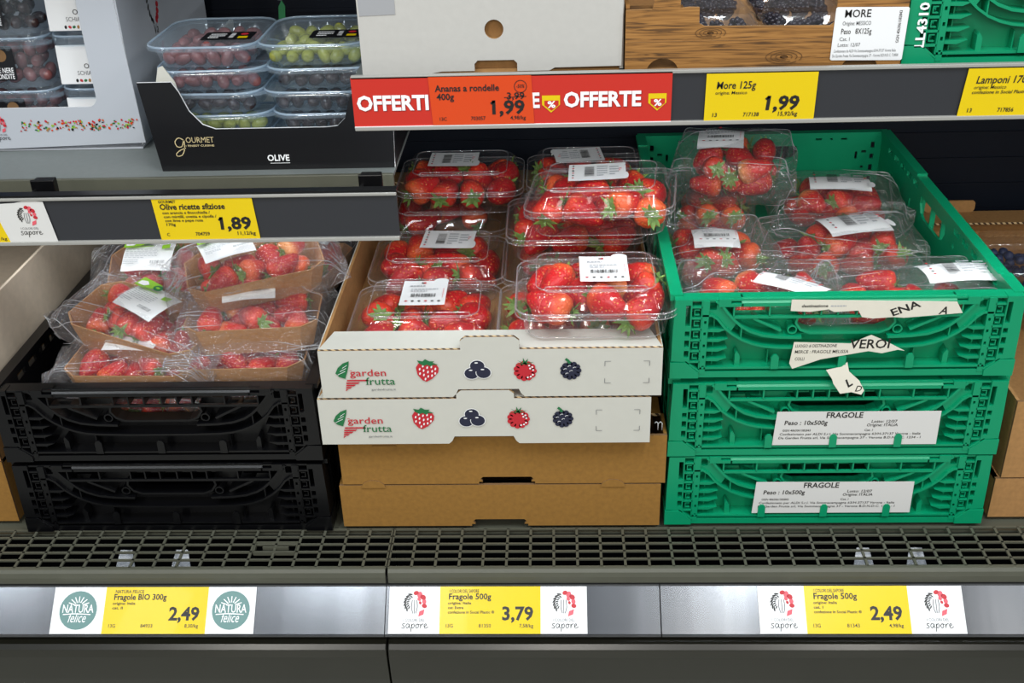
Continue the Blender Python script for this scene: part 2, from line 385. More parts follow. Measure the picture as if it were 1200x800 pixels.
# ------------------------------------------------------------------ air grilles in front of the crates
def grille(x0, x1, label, slot=None):
    t = thing('air_grille', label, 'grille', (x0, 1.056, .60))
    w = x1-x0; b = MB(); n = max(2, round(w/.0293)); dx = w/n; D = .074
    for i in range(6): b.box(0, w, i*D/5-.0014, i*D/5+.0014, -.0022, 0, 'olive_metal')
    for i in range(n+1): b.box(i*dx-.0016, i*dx+.0016, 0, D, -.0022, 0, 'olive_metal')
    b.build('grid', t)
    b = MB()
    prof = [(0.0, 0.0), (-.004, -.0005), (-.007, -.004), (-.0085, -.010), (-.009, -.0185), (-.006, -.0185), (-.004, -.006), (0, -.004)]
    vs = [(x, y, z) for x in (0.0006, w-.0006) for y, z in prof]; k = len(prof)
    b.add(vs, [(i, (i+1) % k, k+(i+1) % k, k+i) for i in range(k)]+[tuple(range(k))[::-1], tuple(range(k, 2*k))], 'olive_metal')
    b.build('front_lip', t)
    if slot:
        b = MB(); sx = slot-x0
        b.ribbon([(sx, .028), (sx+.053, .028), (sx+.053, .047), (sx, .047), (sx, .028)], .0025, -.004, .0012, 'olive_metal')
        b.ribbon([(sx+.01, .0375), (sx+.043, .0375)], .0025, -.004, .0012, 'olive_metal'); b.build('clip_frame', t)
    b = MB(); b.box(0, w, .002, D-.004, -.125, -.12, 'black'); b.box(0, w, .002, .004, -.12, -.004, 'black'); b.box(0, w, D-.007, D-.004, -.12, -.006, 'black'); b.build('duct_tray', t)
    return t
grille(-1.21, -.2125, 'dark grey slotted air grille in front of the black crates', -.385)
grille(-.2105, 1.2, 'dark grey slotted air grille in front of the cartons and green crates')
def steel_bracket(x, label):
    b = MB(); s = .011
    b.prism([(-s*1.6, 0), (s*1.6, 0), (s*.7, .045), (-s*.7, .045)], 0, .0015, 'steel', Matrix.Rotation(rad(50), 4, 'X'))
    b.box(-s*1.6, s*1.6, -.003, .003, 0, .004, 'steel')
    return tag(b.build('steel_bracket', None, (x, 1.082, .548)), label, 'bracket')
for x, l in ((-.56, 'left bracket of the pair under the grille below the black crates'), (-.487, 'right bracket of the pair under the grille below the black crates'),
             (.386, 'left bracket of the pair under the grille below the green crates'), (.452, 'right bracket of the pair under the grille below the green crates')):
    steel_bracket(x, l.replace('bracket', 'steel bracket', 1))

# ------------------------------------------------------------------ lower price rail and bumper
RT = rad(49.4)       # rail leans back
RROT = (PI/2-RT, 0, 0)
def lower_rail(x0, x1, label):
    w = x1-x0; b = MB(); h = .0632
    prof = [(0, -.006), (0, 0), (.0012, .0022), (.003, .0006), (h-.003, .0006), (h-.0012, .0022), (h, 0), (h, -.006)]
    vs = [(x, y, z) for x in (0, w) for y, z in prof]; k = len(prof)
    b.add(vs, [(i, (i+1) % k, k+(i+1) % k, k+i) for i in range(k)]+[tuple(range(k))[::-1], tuple(range(k, 2*k))], 'rail_aluminium')
    return tag(b.build('price_rail', None, (x0, .998, .5397), RROT), label, 'rail')
lower_rail(-1.21, -.2125, 'silver lower price rail below the black crates')
lower_rail(-.2115, .1235, 'silver lower price rail section below the stacked cartons')
lower_rail(.1250, 1.2, 'silver lower price rail section below the green crates')
def bumper(x0, x1, label):
    b = MB(); w = x1-x0
    prof = [(0, 0), (-.006, -.002), (-.010, -.008), (-.011, -.02), (-.008, -.06), (.0, -.12), (.02, -.3), (.030, -.3), (.010, 0)]
    vs = [(x, y, z) for x in (0, w) for y, z in prof]; k = len(prof)
    b.add(vs, [(i, (i+1) % k, k+(i+1) % k, k+i) for i in range(k)]+[tuple(range(k))[::-1], tuple(range(k, 2*k))], 'bumper')
    return tag(b.build('bumper_panel', None, (x0, 1.036, .4985), bevel=.0015), label, 'panel')
bumper(-1.21, -.2175, 'glossy dark lower front panel of the case under the left price rail')
bumper(-.2155, 1.2, 'glossy dark lower front panel of the case under the middle and right price rails')

# ------------------------------------------------------------------ upper shelves
t = thing('left_shelf', 'grey metal shelf carrying the olive cartons', 'shelf', (-1.2, 1.28, 1.03)); t.name = 'metal_shelf'
b = MB(); b.box(0, 1.004, 0, .51, -.004, 0, 'shelf_metal'); b.build('shelf_plate', t)
b = MB(); b.box(0, 1.004, -.004, .002, -.020, .0005, 'olive_metal'); b.build('front_edge', t, bevel=.001)
t = thing('metal_shelf', 'grey metal shelf carrying the white carton and the blackberry carton', 'shelf', (-.215, 1.16, 1.178))
b = MB(); b.box(0, 1.4, 0, .63, -.004, 0, 'shelf_metal'); b.build('shelf_plate', t)
b = MB(); b.box(0, 1.4, .0, .004, -.036, -.004, 'olive_metal'); b.build('front_edge', t)
b = MB(); b.box(.005, 1.395, .012, .038, -.052, -.004, 'paper'); b.build('added_lamp_housing', t)  # housing added to go with the fill lamp under this shelf
t = thing('metal_shelf', 'grey metal shelf above the olive cartons', 'shelf', (-1.2, 1.30, 1.45))
b = MB(); b.box(0, .97, 0, .49, -.012, 0, 'shelf_metal'); b.build('shelf_plate', t)
b = MB(); b.box(0, .97, -.03, 0, -.04, .01, 'rail_dark'); b.build('front_edge', t)
def upper_rail(x0, x1, y, z0, z1, label):
    t = thing('price_rail', label, 'rail', (x0, y, z0)); w = x1-x0; h = z1-z0
    b = MB(); b.box(0, w, 0, .004, 0, h, 'rail_dark'); b.build('strip', t)
    b = MB(); b.box(0, w, -.004, .004, -.0035, .0008, 'rail_edge'); b.box(0, w, -.003, .004, h-.001, h+.0025, 'rail_edge'); b.build('lip', t, bevel=.0006)
    return t
ur = upper_rail(-.213, 1.2, 1.149, 1.1315, 1.1845, 'dark grey upper price rail with the red offer banner and yellow tags')
lr = upper_rail(-1.2, -.1775, 1.166, .9955, 1.0475, 'dark grey middle price rail hanging in front of the olive shelf')
b = MB(); b.box(0, 1.0225, -.001, .012, .0530, .0570, 'black'); b.build('gap_shade_strip', lr)  # black strip standing in for the shaded gap above the rail
for x, l in ((-.598, 'black plastic rail hook beside the seasoned olives carton'), (-.212, 'black plastic rail hook at the right end of the olive shelf')):
    b = MB(); b.box(-.012, .012, 0, .012, .0, .020, 'black'); b.box(-.012, -.008, -.034, .0, .006, .010, 'black'); b.box(-.014, .014, -.003, .001, -.001, .021, 'black')
    tag(b.build('rail_hook', None, (x, 1.205, 1.036), bevel=.001), l, 'hook')

# ------------------------------------------------------------------ price labels
def sapore_logo(b, cx, cy, k, z=.0008, script='ink'):
    r = random.Random(4)
    for i in range(7):
        a = rad(118+i*17); R = .0095*k
        b.disc(cx+R*math.cos(a), cy+.004*k+R*math.sin(a), .0024*k, 'ink', .0008*k, z, 8, a+1.0)
        b.disc(cx+R*.72*math.cos(a), cy+.004*k+R*.72*math.sin(a), .0018*k, 'ink', .0006*k, z, 8, a+.4)
    for i, (a, q, e) in enumerate(((82, .0098, .0026), (58, .0094, .0032), (34, .0100, .0030), (8, .0096, .0026), (-16, .0102, .0026), (40, .0058, .0020), (2, .0056, .0016))):
        b.disc(cx+q*k*math.cos(rad(a)), cy+.004*k+q*k*math.sin(rad(a)), e*k, 'print_pink' if i % 2 else 'print_red', e*.8*k, z, 10, a)
    b.poly([(cx+.004*k, cy-.009*k), (cx+.009*k, cy-.007*k), (cx+.010*k, cy-.002*k), (cx+.005*k, cy-.004*k)], 'print_pink', z)
    for q in (-.0022, 0, .0022): b.stroke([(cx+q*k, cy+.007*k), (cx+q*k*1.3, cy), (cx+q*k*.6, cy-.006*k)], .0007*k, 'ink_gray', z)
    b.text('I COLORI DEL', cx, cy-.0135*k, .0021*k, 'ink_gray', .0, 0, .021*k, 'C', z)
    script_sapore(b, cx-.0125*k, cy-.020*k, .0042*k, script, z)
def script_sapore(b, x, y, h, m, z):
    # handwritten lower-case word, drawn as pen strokes (unit = x-height)
    L = [[(.9, .95), (.45, 1.0), (.35, .7), (.8, .35), (.6, 0), (.1, .05)],
         [(1.9, .85), (1.4, .95), (1.15, .45), (1.45, 0), (1.85, .5), (1.95, .9), (1.95, .2), (2.2, .05)],
         [(2.45, .95), (2.4, 0), (2.3, -.8), (2.5, .55), (2.9, .95), (3.1, .5), (2.8, .05), (2.5, .2)],
         [(3.8, .95), (3.4, .6), (3.6, .05), (4.05, .3), (3.95, .85), (3.75, .95), (4.3, .8)],
         [(4.55, .95), (4.55, 0), (4.65, .6), (5.0, .95), (5.2, .85)],
         [(5.4, .4), (5.85, .65), (5.75, .98), (5.4, .7), (5.5, .1), (5.9, .05), (6.3, .35)]]
    for s_ in L: b.stroke([(x+p*h, y+q*h) for p, q in s_], h*.15, m, z, sm=5)
def natura_logo(b, cx, cy, R, z=.0008):
    b.disc(cx, cy, R, 'teal', z=z, n=28); z2 = z+.0003
    for k in range(7):
        a = rad(20+k*23.3); c, s_ = math.cos(a), math.sin(a); o = (cx, cy+.22*R)
        b.stroke([(o[0]+.22*R*c, o[1]+.18*R*s_), (o[0]+.58*R*c, o[1]+.50*R*s_)], .05*R, 'white_ink', z2, sm=1)
    b.text('NATURA', cx, cy-.12*R, .34*R, 'white_ink', .01, 0, 1.66*R, 'C', z2)
    b.stroke([(cx-.78*R, cy-.22*R), (cx-.1*R, cy-.18*R), (cx+.7*R, cy-.22*R)], .05*R, 'white_ink', z2)
    b.text('felice', cx, cy-.62*R, .40*R, 'white_ink', .0, .35, .95*R, 'C', z2)
def label_card(w, h, matn, loc, rot, label, shear=0):
    b = MB(); P = [(0, 0), (w, 0), (w+shear, h), (shear, h)]
    b.prism(P, 0, .0004, matn)
    return tag(b.build('price_label', None, loc, rot), label, 'label')
def lower_label(xw0, xy0, xy1, xw1, label, brand, name, sub, price, unit, foot, logo, groupname=None):
    """tag in the lower rail: logo panel, yellow panel, logo panel"""
    h = .0566
    base = Vector((xw0, .998+.0033*math.sin(RT), .5397+.0033*math.cos(RT))); n = Vector((0, -math.cos(RT), math.sin(RT)))
    o = label_card(xw1-xw0, h, 'paper', base+n*.0012+Vector((0, 0, 0)), RROT, label)
    y0, y1 = xy0-xw0, xy1-xw0; W_ = xw1-xw0
    b = MB(); b.prism([(y0, 0), (y1, 0), (y1, h), (y0, h)], .0004, .0006, 'yellow'); b.build('yellow_field', o)
    b = MB(); z = .0008; u = y1-y0
    b.text(brand, y0+.012, h-.0075, .0032, 'ink', .01, 0, .036, z=z)
    b.text(name, y0+.011, h-.0155, .0056, 'ink', .022, 0, .052 if len(name) < 13 else .066, z=z)
    for i, s_ in enumerate(sub): b.text(s_, y0+.010, h-.0215-.0055*i, .0026, 'ink', .018, 0, min(.058, .0019*len(s_)), z=z)
    b.text(price, y1-.009, .0165, .0125, 'ink', .03, 0, .038, 'R', z)
    b.text(unit, y1-.009, .0075, .0034, 'ink', .012, 0, .017, 'R', z)
    b.text(foot[0], y0+.008, .0075, .0034, 'ink', .008, 0, .0085, z=z); b.text(foot[1], y0+.048, .0075, .0034, 'ink', .008, 0, .015, z=z)
    b.build('lettering', o)
    for x0, x1 in ((0, y0), (y1, W_)):
        b = MB()
        if logo == 'natura': natura_logo(b, (x0+x1)/2, h*.50, .0235)
        else: sapore_logo(b, (x0+x1)/2, h*.56, 1.25)
        b.build('logo', o)
    return o
lower_label(-.6275, -.5625, -.4335, -.3735, 'yellow 2,49 price tag for 300g organic strawberries, below the black crates', 'NATURA FELICE', 'Fragole BIO 300g', ['origine: Italia', 'cat. II'], '2,49', '8,30/kg', ('13G', '84933'), 'natura')
lower_label(-.2075, -.1450, -.0215, .0350, 'yellow 3,79 price tag for 500g strawberries, below the stacked cartons', 'I COLORI DEL SAPORE', 'Fragole 500g', ['origine: Italia', 'cat: Extra', 'confezione in Social Plastic ®'], '3,79', '7,58/kg', ('13G', '81350'), 'sapore')
lower_label(.2425, .2985, .4225, .4875, 'yellow 2,49 price tag for 500g strawberries, below the green crates', 'I COLORI DEL SAPORE', 'Fragole 500g', ['origine: Italia', 'cat. I', 'confezione in Social Plastic ®'], '2,49', '4,98/kg', ('13G', '81343'), 'sapore')
# upper tags
o = label_card(.1155, .0505, 'yellow', (.1600, 1.1468, 1.1318), FRONT, 'yellow 1,99 price tag for 125g blackberries on the upper rail', .0005)
b = MB(); z = .0008
b.text('More 125g', .0115, .0345, .0062, 'ink', .013, .12, .041, z=z); b.text('origine: Messico', .0105, .0285, .0028, 'ink', .006, .15, .033, z=z)
b.text('1,99', .099, .0115, .0115, 'ink', .035, 0.08, .035, 'R', z); b.one_flag(.0652, .0115, .0142, z); b.text('15,92/kg', .098, .0045, .0036, 'ink', .015, .1, .0205, 'R', z)
b.text('13', .0085, .0045, .0034, 'ink', .015, .1, .005, z=z); b.text('717138', .041, .0045, .0034, 'ink', .015, .1, .0165, z=z); b.build('lettering', o)
o = label_card(.1155, .0505, 'yellow', (.4250, 1.1468, 1.1318), FRONT, 'yellow price tag for 170g raspberries on the upper rail', .0045)
b = MB()
b.text('Lamponi 170g', .0140, .0350, .0062, 'ink', .013, .22, .056, z=z); b.text('origine: Messico', .0128, .0292, .0028, 'ink', .006, .2, .033, z=z)
b.text('confezione in Social Plastic', .0115, .0240, .0028, 'ink', .012, .2, .056, z=z)
b.text('13', .0095, .0045, .0034, 'ink', .015, .1, .005, z=z); b.text('717856', .041, .0045, .0034, 'ink', .015, .1, .0165, z=z); b.build('lettering', o)
o = label_card(.1155, .0508, 'yellow', (-.4545, 1.1645, .9963), FRONT, 'yellow 1,89 price tag for seasoned olives on the middle rail', -.0035)
b = MB()
b.text('GOURMET', .0042, .0452, .0026, 'ink', .015, 0, .020, z=z); b.text('Olive ricette sfiziose', .0050, .0372, .0056, 'ink', .025, 0, .075, z=z)
for i, s_ in enumerate(('con arancia e finocchiella /', 'con mirtilli, uvetta e cipolla /', 'con lime e pepe rosa', '170g')): b.text(s_, .0068+.0008*i, .0318-.0048*i, .0026, 'ink', .016, 0, (.055, .061, .044, .0105)[i], z=z)
b.text('1,89', .1075, .0125, .0115, 'ink', .035, 0, .036, 'R', z); b.one_flag(.0718, .0125, .0142, z); b.text('11,12/kg', .1110, .0050, .0034, 'ink', .015, 0, .021, 'R', z)
b.text('C', .0075, .0048, .003, 'ink', .012, z=z); b.text('704759', .041, .0048, .0034, 'ink', .015, 0, .0165, z=z); b.build('lettering', o)
# torn strip at the left end of the middle rail
b = MB(); b.prism([(-.062, 0), (.0005, 0), (-.0065, .0495), (-.025, .0515), (-.04, .0485), (-.062, .0475)], 0, .0004, 'paper_gray')
o = tag(b.build('price_label', None, (-.5770, 1.1645, .9958), FRONT), 'white and yellow tag torn along its top edge on the middle rail', 'label')
b = MB(); b.prism([(-.10, 0), (-.0555, 0), (-.067, .044), (-.10, .044)], .0004, .0006, 'yellow'); b.build('yellow_field', o)
b = MB(); sapore_logo(b, -.029, .0295, 1.0); b.build('logo', o)
b = MB(); b.text('/kg', -.0665, .003, .003, 'ink', .01, 0, .0075, z=.0008); b.build('lettering', o)
# red offer banner
o = label_card(.338, .0535, 'red', (-.2130, 1.1464, 1.1320), FRONT, 'red offer banner with white OFFERTE lettering on the upper rail', 0); o.name = 'offer_banner'; o['category'] = 'sign'
b = MB(); z = .0009
def offer(s_, x, w):
    b.text(s_, x+.0009, .0177, .0124, 'shadow_ink', .035, 0, w, z=z-.0002); b.text(s_, x, .0185, .0124, 'white_ink', .035, 0, w, z=z)
offer('OFFERTI', .0045, .0765); offer('E', .1905, .0085); offer('OFFERTE', .2245, .0815)
b.build('lettering', o)
for cx in (.2110, .3230):
    b = MB(); b.poly([(cx-.0095, .031), (cx+.0095, .031), (cx+.0095, .021), (cx, .0125), (cx-.0095, .021)], 'yellow', .0009)
    b.poly([(cx-.0070, .0255), (cx+.0080, .0255), (cx+.0080, .0205), (cx+.0004, .0145), (cx-.0070, .0205)], 'red', .0011)
    b.text('%', cx+.0005, .0180, .0055, 'white_ink', .03, 0, .0085, 'C', .0013); b.build('percent_badge', o)
b = MB(); b.box(0, .338, -.0015, .0008, -.0001, .0012, 'paper'); b.build('edge_strip', o)
o = label_card(.1085, .0520, 'orange', (-.1285, 1.1455, 1.1330), FRONT, 'orange price tag for pineapple slices clipped over the red banner', -.0025)
b = MB(); z = .0008
b.text('Ananas a rondelle', .004, .0365, .0055, 'ink', .022, 0, .068, z=z); b.text('400g', .0055, .0275, .0055, 'ink', .022, 0, .0185, z=z)
b.text('3,99', .0985, .0270, .0058, 'ink', .018, 0, .0185, 'R', z); b.stroke([(.077, .0288), (.1005, .0298)], .0008, 'ink', z, sm=1)
b.text('1,99', .0985, .0115, .0115, 'ink', .03, 0, .0345, 'R', z); b.one_flag(.0642, .0115, .0142, z); b.text('4,98/kg', .0995, .0050, .0032, 'ink', .012, 0, .0165, 'R', z)
b.text('13C', .0075, .0050, .0030, 'ink', .01, 0, .0075, z=z); b.text('703057', .041, .0050, .0032, 'ink', .01, 0, .0155, z=z)
b.stroke([(.0945+.0065*math.cos(k*PI/8), .0405+.0065*math.sin(k*PI/8)) for k in range(17)], .0007, 'ink', z, sm=1); b.text('-50%', .0945, .0390, .003, 'ink', .01, 0.2, .009, 'C', z)
b.build('lettering', o)

# ------------------------------------------------------------------ folding crates
CW, CD, CH = .400, .600, .104
HOLE = [(.145, .079), (.143, .070), (.149, .061), (.160, .0565), (.240, .0565), (.251, .061), (.257, .070), (.255, .079)]
def crate_front(m):
    b = MB(); P = b.plate([(.035, .004), (.365, .004), (.365, .100), (.035, .100)], [HOLE]+[rr2(u0+.0012, u1-.0012, .0808 if .13 < (u0+u1)/2 < .27 else .0770, .0935, .0006, 3) for u0, u1 in zip((.070, .111, .151, .170, .189, .211, .230, .249, .289), (.111, .151, .170, .189, .211, .230, .249, .289, .330))], -.016, -.0125, m)
    def sym(fn):
        for sx in (1, -1): fn(Matrix.Translation((0 if sx == 1 else CW, 0, 0)) @ Matrix.Scale(sx, 4, (1, 0, 0)))
    # rim beam, slotted channel and ledges
    b.add([(x, y, z) for x in (.078, .322) for y, z in ((.0945, -.016), (.0945, 0), (.0992, 0), (.1035, -.0040), (CH, -.006), (CH, -.016))], [(i, (i+1) % 6, 6+(i+1) % 6, 6+i) for i in range(6)]+[(5, 4, 3, 2, 1, 0), (6, 7, 8, 9, 10, 11)], m); b.box(.01, .39, .101, CH-.0006, -.02, -.002, m)
    b.box(.068, .332, .0785, .0818, -.0045, -.001, m)
    for u in (.070, .111, .151, .170, .189, .211, .230, .249, .289, .330): b.box(u-.0009, u+.0009, .081, .095, -.014, -.001, m)
    b.box(.034, .366, .0115, .0142, -.014, -.0005, m); b.box(.02, .38, 0, .0080, -.016, -.001, m)
    b.ribbon([(p[0], p[1]) for p in HOLE], .0028, -.014, -.0045, m)
    def side(M):
        b.box(.052, .080, .0945, .0985, -.014, 0, m, M); b.box(.052, .066, .0985, CH, -.014, 0, m, M); b.box(.066, .080, .1010, CH, -.014, -.006, m, M)
        # two sweeping ribs
        A = [(.049, .1015), (.056, .096), (.063, .086), (.071, .0765), (.080, .068), (.090, .0615), (.105, .0560), (.124, .0535), (.1505, .0525)]
        Bq = [(.034, .083), (.045, .083), (.052, .078), (.061, .066), (.070, .058), (.082, .050), (.095, .0445), (.108, .0412), (.124, .0395), (.162, .0385), (.2, .0385)]
        b.ribbon(A, .0030, -.014, -.0005, m, M); b.ribbon(Bq, .0026, -.014, -.0005, m, M)
        b.ribbon([(.125, .0535), (.2, .0535)], .002, -.014, -.006, m, M)
        b.box(.0795, .081, .052, .067, -.014, -.002, m, M)
        b.plate([(.046, .102), (.056, .096), (.063, .086), (.075, .072), (.068, .060), (.058, .069), (.050, .081), (.035, .084), (.035, .102)], [rr2(.0425, .0505, .0885, .0985, .001, 3)], -.012, -.004, m, M)
        b.ribbon([(.093, .078), (.110, .0695), (.126, .0615)], .0030, -.014, -.002, m, M)
        b.ribbon([(.1395+.005*math.cos(a*PI/6), .0615+.005*math.sin(a*PI/6)) for a in range(13)], .0016, -.014, -.004, m, M)
        # end post, ladder of square openings, strap with holes, fins
        b.plate([(.0, .023), (.0165, .022), (.0215, .018), (.0215, CH), (.002, CH), (.0005, .06)],
                [rr2(.0145, .0200, a, c, .0006, 3) for a, c in ((.070, .097), (.056, .063), (.042, .051), (.028, .037))], -.016, 0, m, M)
        for k in range(6): b.box(.0215, .0335, .020+k*.0145, .0225+k*.0145, -.012, -.001, m, M)
        for k in range(5): b.ribbon([(.0305, .0255+k*.0145), (.0250, .0255+k*.0145), (.0250, .0320+k*.0145), (.0305, .0320+k*.0145)], .0014, -.012, -.002, m, M)
        b.box(.0325, .0340, .012, .101, -.012, -.001, m, M)
        b.plate([(.0340, .005), (.0405, .005), (.0415, .102), (.0340, .102)], [rr2(.0362, .0390, a, a+.0042, .0005, 3) for a in (.012, .026, .041, .057, .072)], -.012, -.0005, m, M)
        b.box(.0485, .0500, .008, .085, -.012, -.006, m, M)
        for v in (.024, .037, .050, .063): b.prism([(.041, v+.0020), (.041, v-.0015), (.054, v-.0020), (.065, v+.0025), (.054, v+.0020)], -.012, -.001, m, M)
        # corner foot
        b.prism([(-.001, 0), (-.001, .0215), (.0165, .0215), (.0330, .0075), (.0330, 0)], -.020, .0012, m, M)
        b.ribbon([(.0165, .0225), (.034, .0085)], .002, -.012, 0, m, M)
        b.prism([(.0755, .0142), (.0755, .030), (.0775, .033), (.0795, .030), (.0815, .026), (.0815, .0142)], -.012, -.005, m, M)
        b.box(.114, .1155, .0142, .033, -.012, -.006, m, M)
        b.prism([(.117, .0125), (.117, .028), (.1195, .0315), (.1235, .0315), (.126, .028), (.126, .0125)], -.0005, .0022, m, M)
    sym(side)
    b.v = [(x, y, z*1.6 if z < -.006 and y < .0935 else z) for x, y, z in b.v]
    b.prism([(.1955, .0125), (.1955, .028), (.198, .0315), (.202, .0315), (.2045, .028), (.2045, .0125)], -.0005, .0022, m)
    return b
def crate_side(m):
    # local x along the depth, y up, z = outwards
    b = MB(); D = CD-.02
    hole = [(.245, .082), (.243, .070), (.252, .058), (.265, .054), (.335, .054), (.348, .058), (.357, .070), (.355, .082)]
    small = [rr2(.10+.035*k, .106+.035*k, .060+.006*(k % 2), .0665+.006*(k % 2), .0015, 4) for k in range(4)]+[rr2(.40+.05*k, .405+.05*k, .045, .060, .001, 3) for k in range(3)]
    win = [rr2(.055+k*.034, .077+k*.034, .0850, .0935, .001, 3) for k in range(5)]+[rr2(.375+k*.034, .397+k*.034, .0850, .0935, .001, 3) for k in range(5)]
    b.plate([(0, .004), (D, .004), (D, .101), (0, .101)], [hole]+small+win, -.010, -.0065, m)
    b.box(0, D, .0985, CH-.0015, -.0115, .003, m); b.box(.0, .05, CH-.0015, CH+.0008, -.0115, .003, m); b.box(D-.20, D, CH-.0015, CH+.0020, -.0115, .003, m)
    b.box(0, D, 0, .007, -.0115, .0, m); b.box(0, D, .030, .033, -.008, -.001, m); b.box(0, D, .0795, .0830, -.008, -.001, m)
    for k in range(12): b.box(.03+k*.047, .0325+k*.047, .006, .1, -.008, -.001, m)
    return b
def crate_back(m):
    b = MB(); slots = []
    for s in (0, 1):
        for u, v, w, h in ((.020, .078, .006, .010), (.020, .060, .006, .008), (.032, .070, .008, .004), (.046, .060, .004, .012), (.020, .040, .006, .010), (.034, .044, .005, .004), (.020, .022, .006, .008), (.065, .092, .010, .003), (.088, .092, .004, .003), (.105, .092, .010, .003)):
            u2 = u if s == 0 else CW-u-w
            slots.append(rr2(u2, u2+w, v, v+h, .0008, 3))
    b.plate([(.004, .004), (.396, .004), (.396, .1015), (.004, .1015)], [[(p[0], p[1]+.004) for p in HOLE]]+slots, -.014, -.010, m)
    b.box(0, CW, .098, CH, -.014, 0, m); b.box(0, CW, 0, .006, -.014, 0, m)
    return b
CRATE = {}
def crate(m, x, y, z, label, rotz=0):
    t = thing('folding_crate', label, 'crate', (x, y, z), (0, 0, rotz))
    if m not in CRATE:
        base = MB(); base.box(.01, CW-.01, .012, CD-.012, .004, .008, m)
        for k in range(8): base.box(.03+k*.046, .034+k*.046, .014, CD-.014, .008, .0095, m)
        CRATE[m] = {'front_panel': crate_front(m).build('front_panel', t, (0, 0, 0), FRONT, bevel=.0005),
                    'back_panel': crate_back(m).build('back_panel', t, (CW, CD, 0), (PI/2, 0, PI)),
                    'side_panel': crate_side(m).build('side_panel', t, (0, CD-.01, 0), (PI/2, 0, -PI/2)),
                    'floor_panel': base.build('floor_panel', t)}
        s = CRATE[m]['side_panel']
    else:
        for k, o in CRATE[m].items(): c = o.copy(); C.objects.link(c); c.parent = t; s = c if k == 'side_panel' else locals().get('s')
    c = CRATE[m]['side_panel'].copy(); C.objects.link(c); c.parent = t; c.location = (CW, .01, 0); c.rotation_euler = (PI/2, 0, PI/2)
    return t
crate('green', .1385, 1.138, .600, 'green folding crate at the bottom of the stack, with the lowest paper label')
crate('green', .1385, 1.138, .7065, 'green folding crate in the middle of the stack, with a whole paper label')
topg = crate('green', .1365, 1.138, .8190, 'green folding crate on top of its stack, open, full of wrapped strawberries')
crate('black', -.692, 1.128, .600, 'black folding crate at the bottom, under the open one')
topb = crate('black', -.692, 1.128, .7110, 'black folding crate, open, full of wrapped organic strawberries')
upg = crate('green', .3672, 1.170, 1.1795, 'green folding crate with white LL4310 marking on the upper shelf')
b = MB(); b.text('LL4310', .0195, .020, .0075, 'white_ink', .03, 0, .046, z=.0012, vert=True); b.build('marking', upg, (0, 0, 0), FRONT)
def crate_label(x, z, label, dx):
    b = MB(); b.prism([(0, 0), (.199, .0), (.1985+dx, .048), (.0025+dx*.2, .0485)], 0, .0003, 'paper_gray')
    o = tag(b.build('paper_label', None, (x, 1.1372, z), FRONT), label, 'label')
    b = MB(); q = .0006
    b.text('FRAGOLE', .084, .0395, .0062, 'ink', .02, .05, .044, 'C', q); b.text('Peso : 10x500g', .0125, .0295, .0050, 'ink', .015, .1, .052, z=q)
    b.text('Lotto: 12/07', .117, .0320, .0032, 'ink', .008, .1, .031, z=q); b.text('Origine: ITALIA', .112, .0268, .0032, 'ink', .008, .1, .037, z=q)
    b.text('GGN 4063061582843', .011, .0200, .0024, 'ink', .008, .1, .034, z=q); b.text('Cat. I', .110, .0200, .0024, 'ink', .008, .1, .010, z=q)
    b.text('Confezionato per ALDI S.r.l. Via Sommacampagna 63/H-37137 Verona - Italia', .008, .0145, .0026, 'ink', .006, .1, .170, z=q)
    b.text('Da Garden Frutta srl, Via Sommacampagna 37 - Verona B.D.N.D.C. 1234 - I', .007, .0090, .0026, 'ink', .006, .1, .172, z=q)
    b.build('lettering', o); return o
crate_label(.2650, .7223, 'white FRAGOLE paper label on the middle green crate', 0)
crate_label(.2480, .6180, 'white FRAGOLE paper label on the bottom green crate', 0)
# torn old label pieces on the top green crate
b = MB(); b.plate([(.0, -.001), (.022, -.0025), (.043, .0005), (.05, -.003), (.077, -.0015), (.082, -.010), (.094, -.012), (.118, -.0105), (.130, -.0115), (.1955, -.006), (.187, .0085), (.155, .0095), (.135, .010), (.0, .0135)], [], 0, .0004, 'old_paper')
o = tag(b.build('torn_paper_label', None, (.2705, 1.1365, .9095), FRONT), 'torn cream paper strip along the rim of the top green crate', 'label')
b = MB(); b.text('destinazione', .012, .0035, .003, 'ink', .02, .1, .03, z=.0006); b.lines(.045, .003, .024, .0035, 1, 'ink_pale'); b.text('ENA', 0, 0, .0075, 'ink', .02, -.1, .034, z=.0006, M=Matrix.Translation((.116, -.0095, 0)) @ Matrix.Rotation(rad(22), 4, 'Z')); b.text('A', .168, -.007, .0075, 'ink', .02, .3, z=.0006); b.build('lettering', o)
b = MB(); b.plate([(0, 0), (.003, .0285), (.068, .026), (.091, .037), (.108, .029), (.132, .0155), (.124, .017), (.106, .0125), (.090, .0155), (.056, .009), (.036, .005), (.004, -.0075)], [], 0, .0004, 'old_paper')
o = tag(b.build('torn_paper_label', None, (.2750, 1.1355, .8395), FRONT), 'torn cream paper label reading VERO and FRAGOLE below the handle of the top green crate', 'label')
b = MB(); b.text('LUOGO di DESTINAZIONE', .005, .0215, .0032, 'ink', .006, .1, .048, z=.0006); b.text('MERCE : FRAGOLE MELISSA', .005, .0135, .0034, 'ink', .004, .1, .062, z=.0006); b.text('COLLI', .006, .004, .0034, 'ink', .006, .1, .011, z=.0006); b.text('VEROI', .068, .0195, .0095, 'ink', .015, .05, .046, z=.0006); b.build('lettering', o)
b = MB(); b.plate([(0, .022), (.018, .026), (.024, .032), (.027, .020), (.040, .008), (.047, -.005), (.044, -.0105), (.032, -.007), (.019, -.009), (.010, .004), (.008, .010)], [], 0, .0006, 'old_paper')
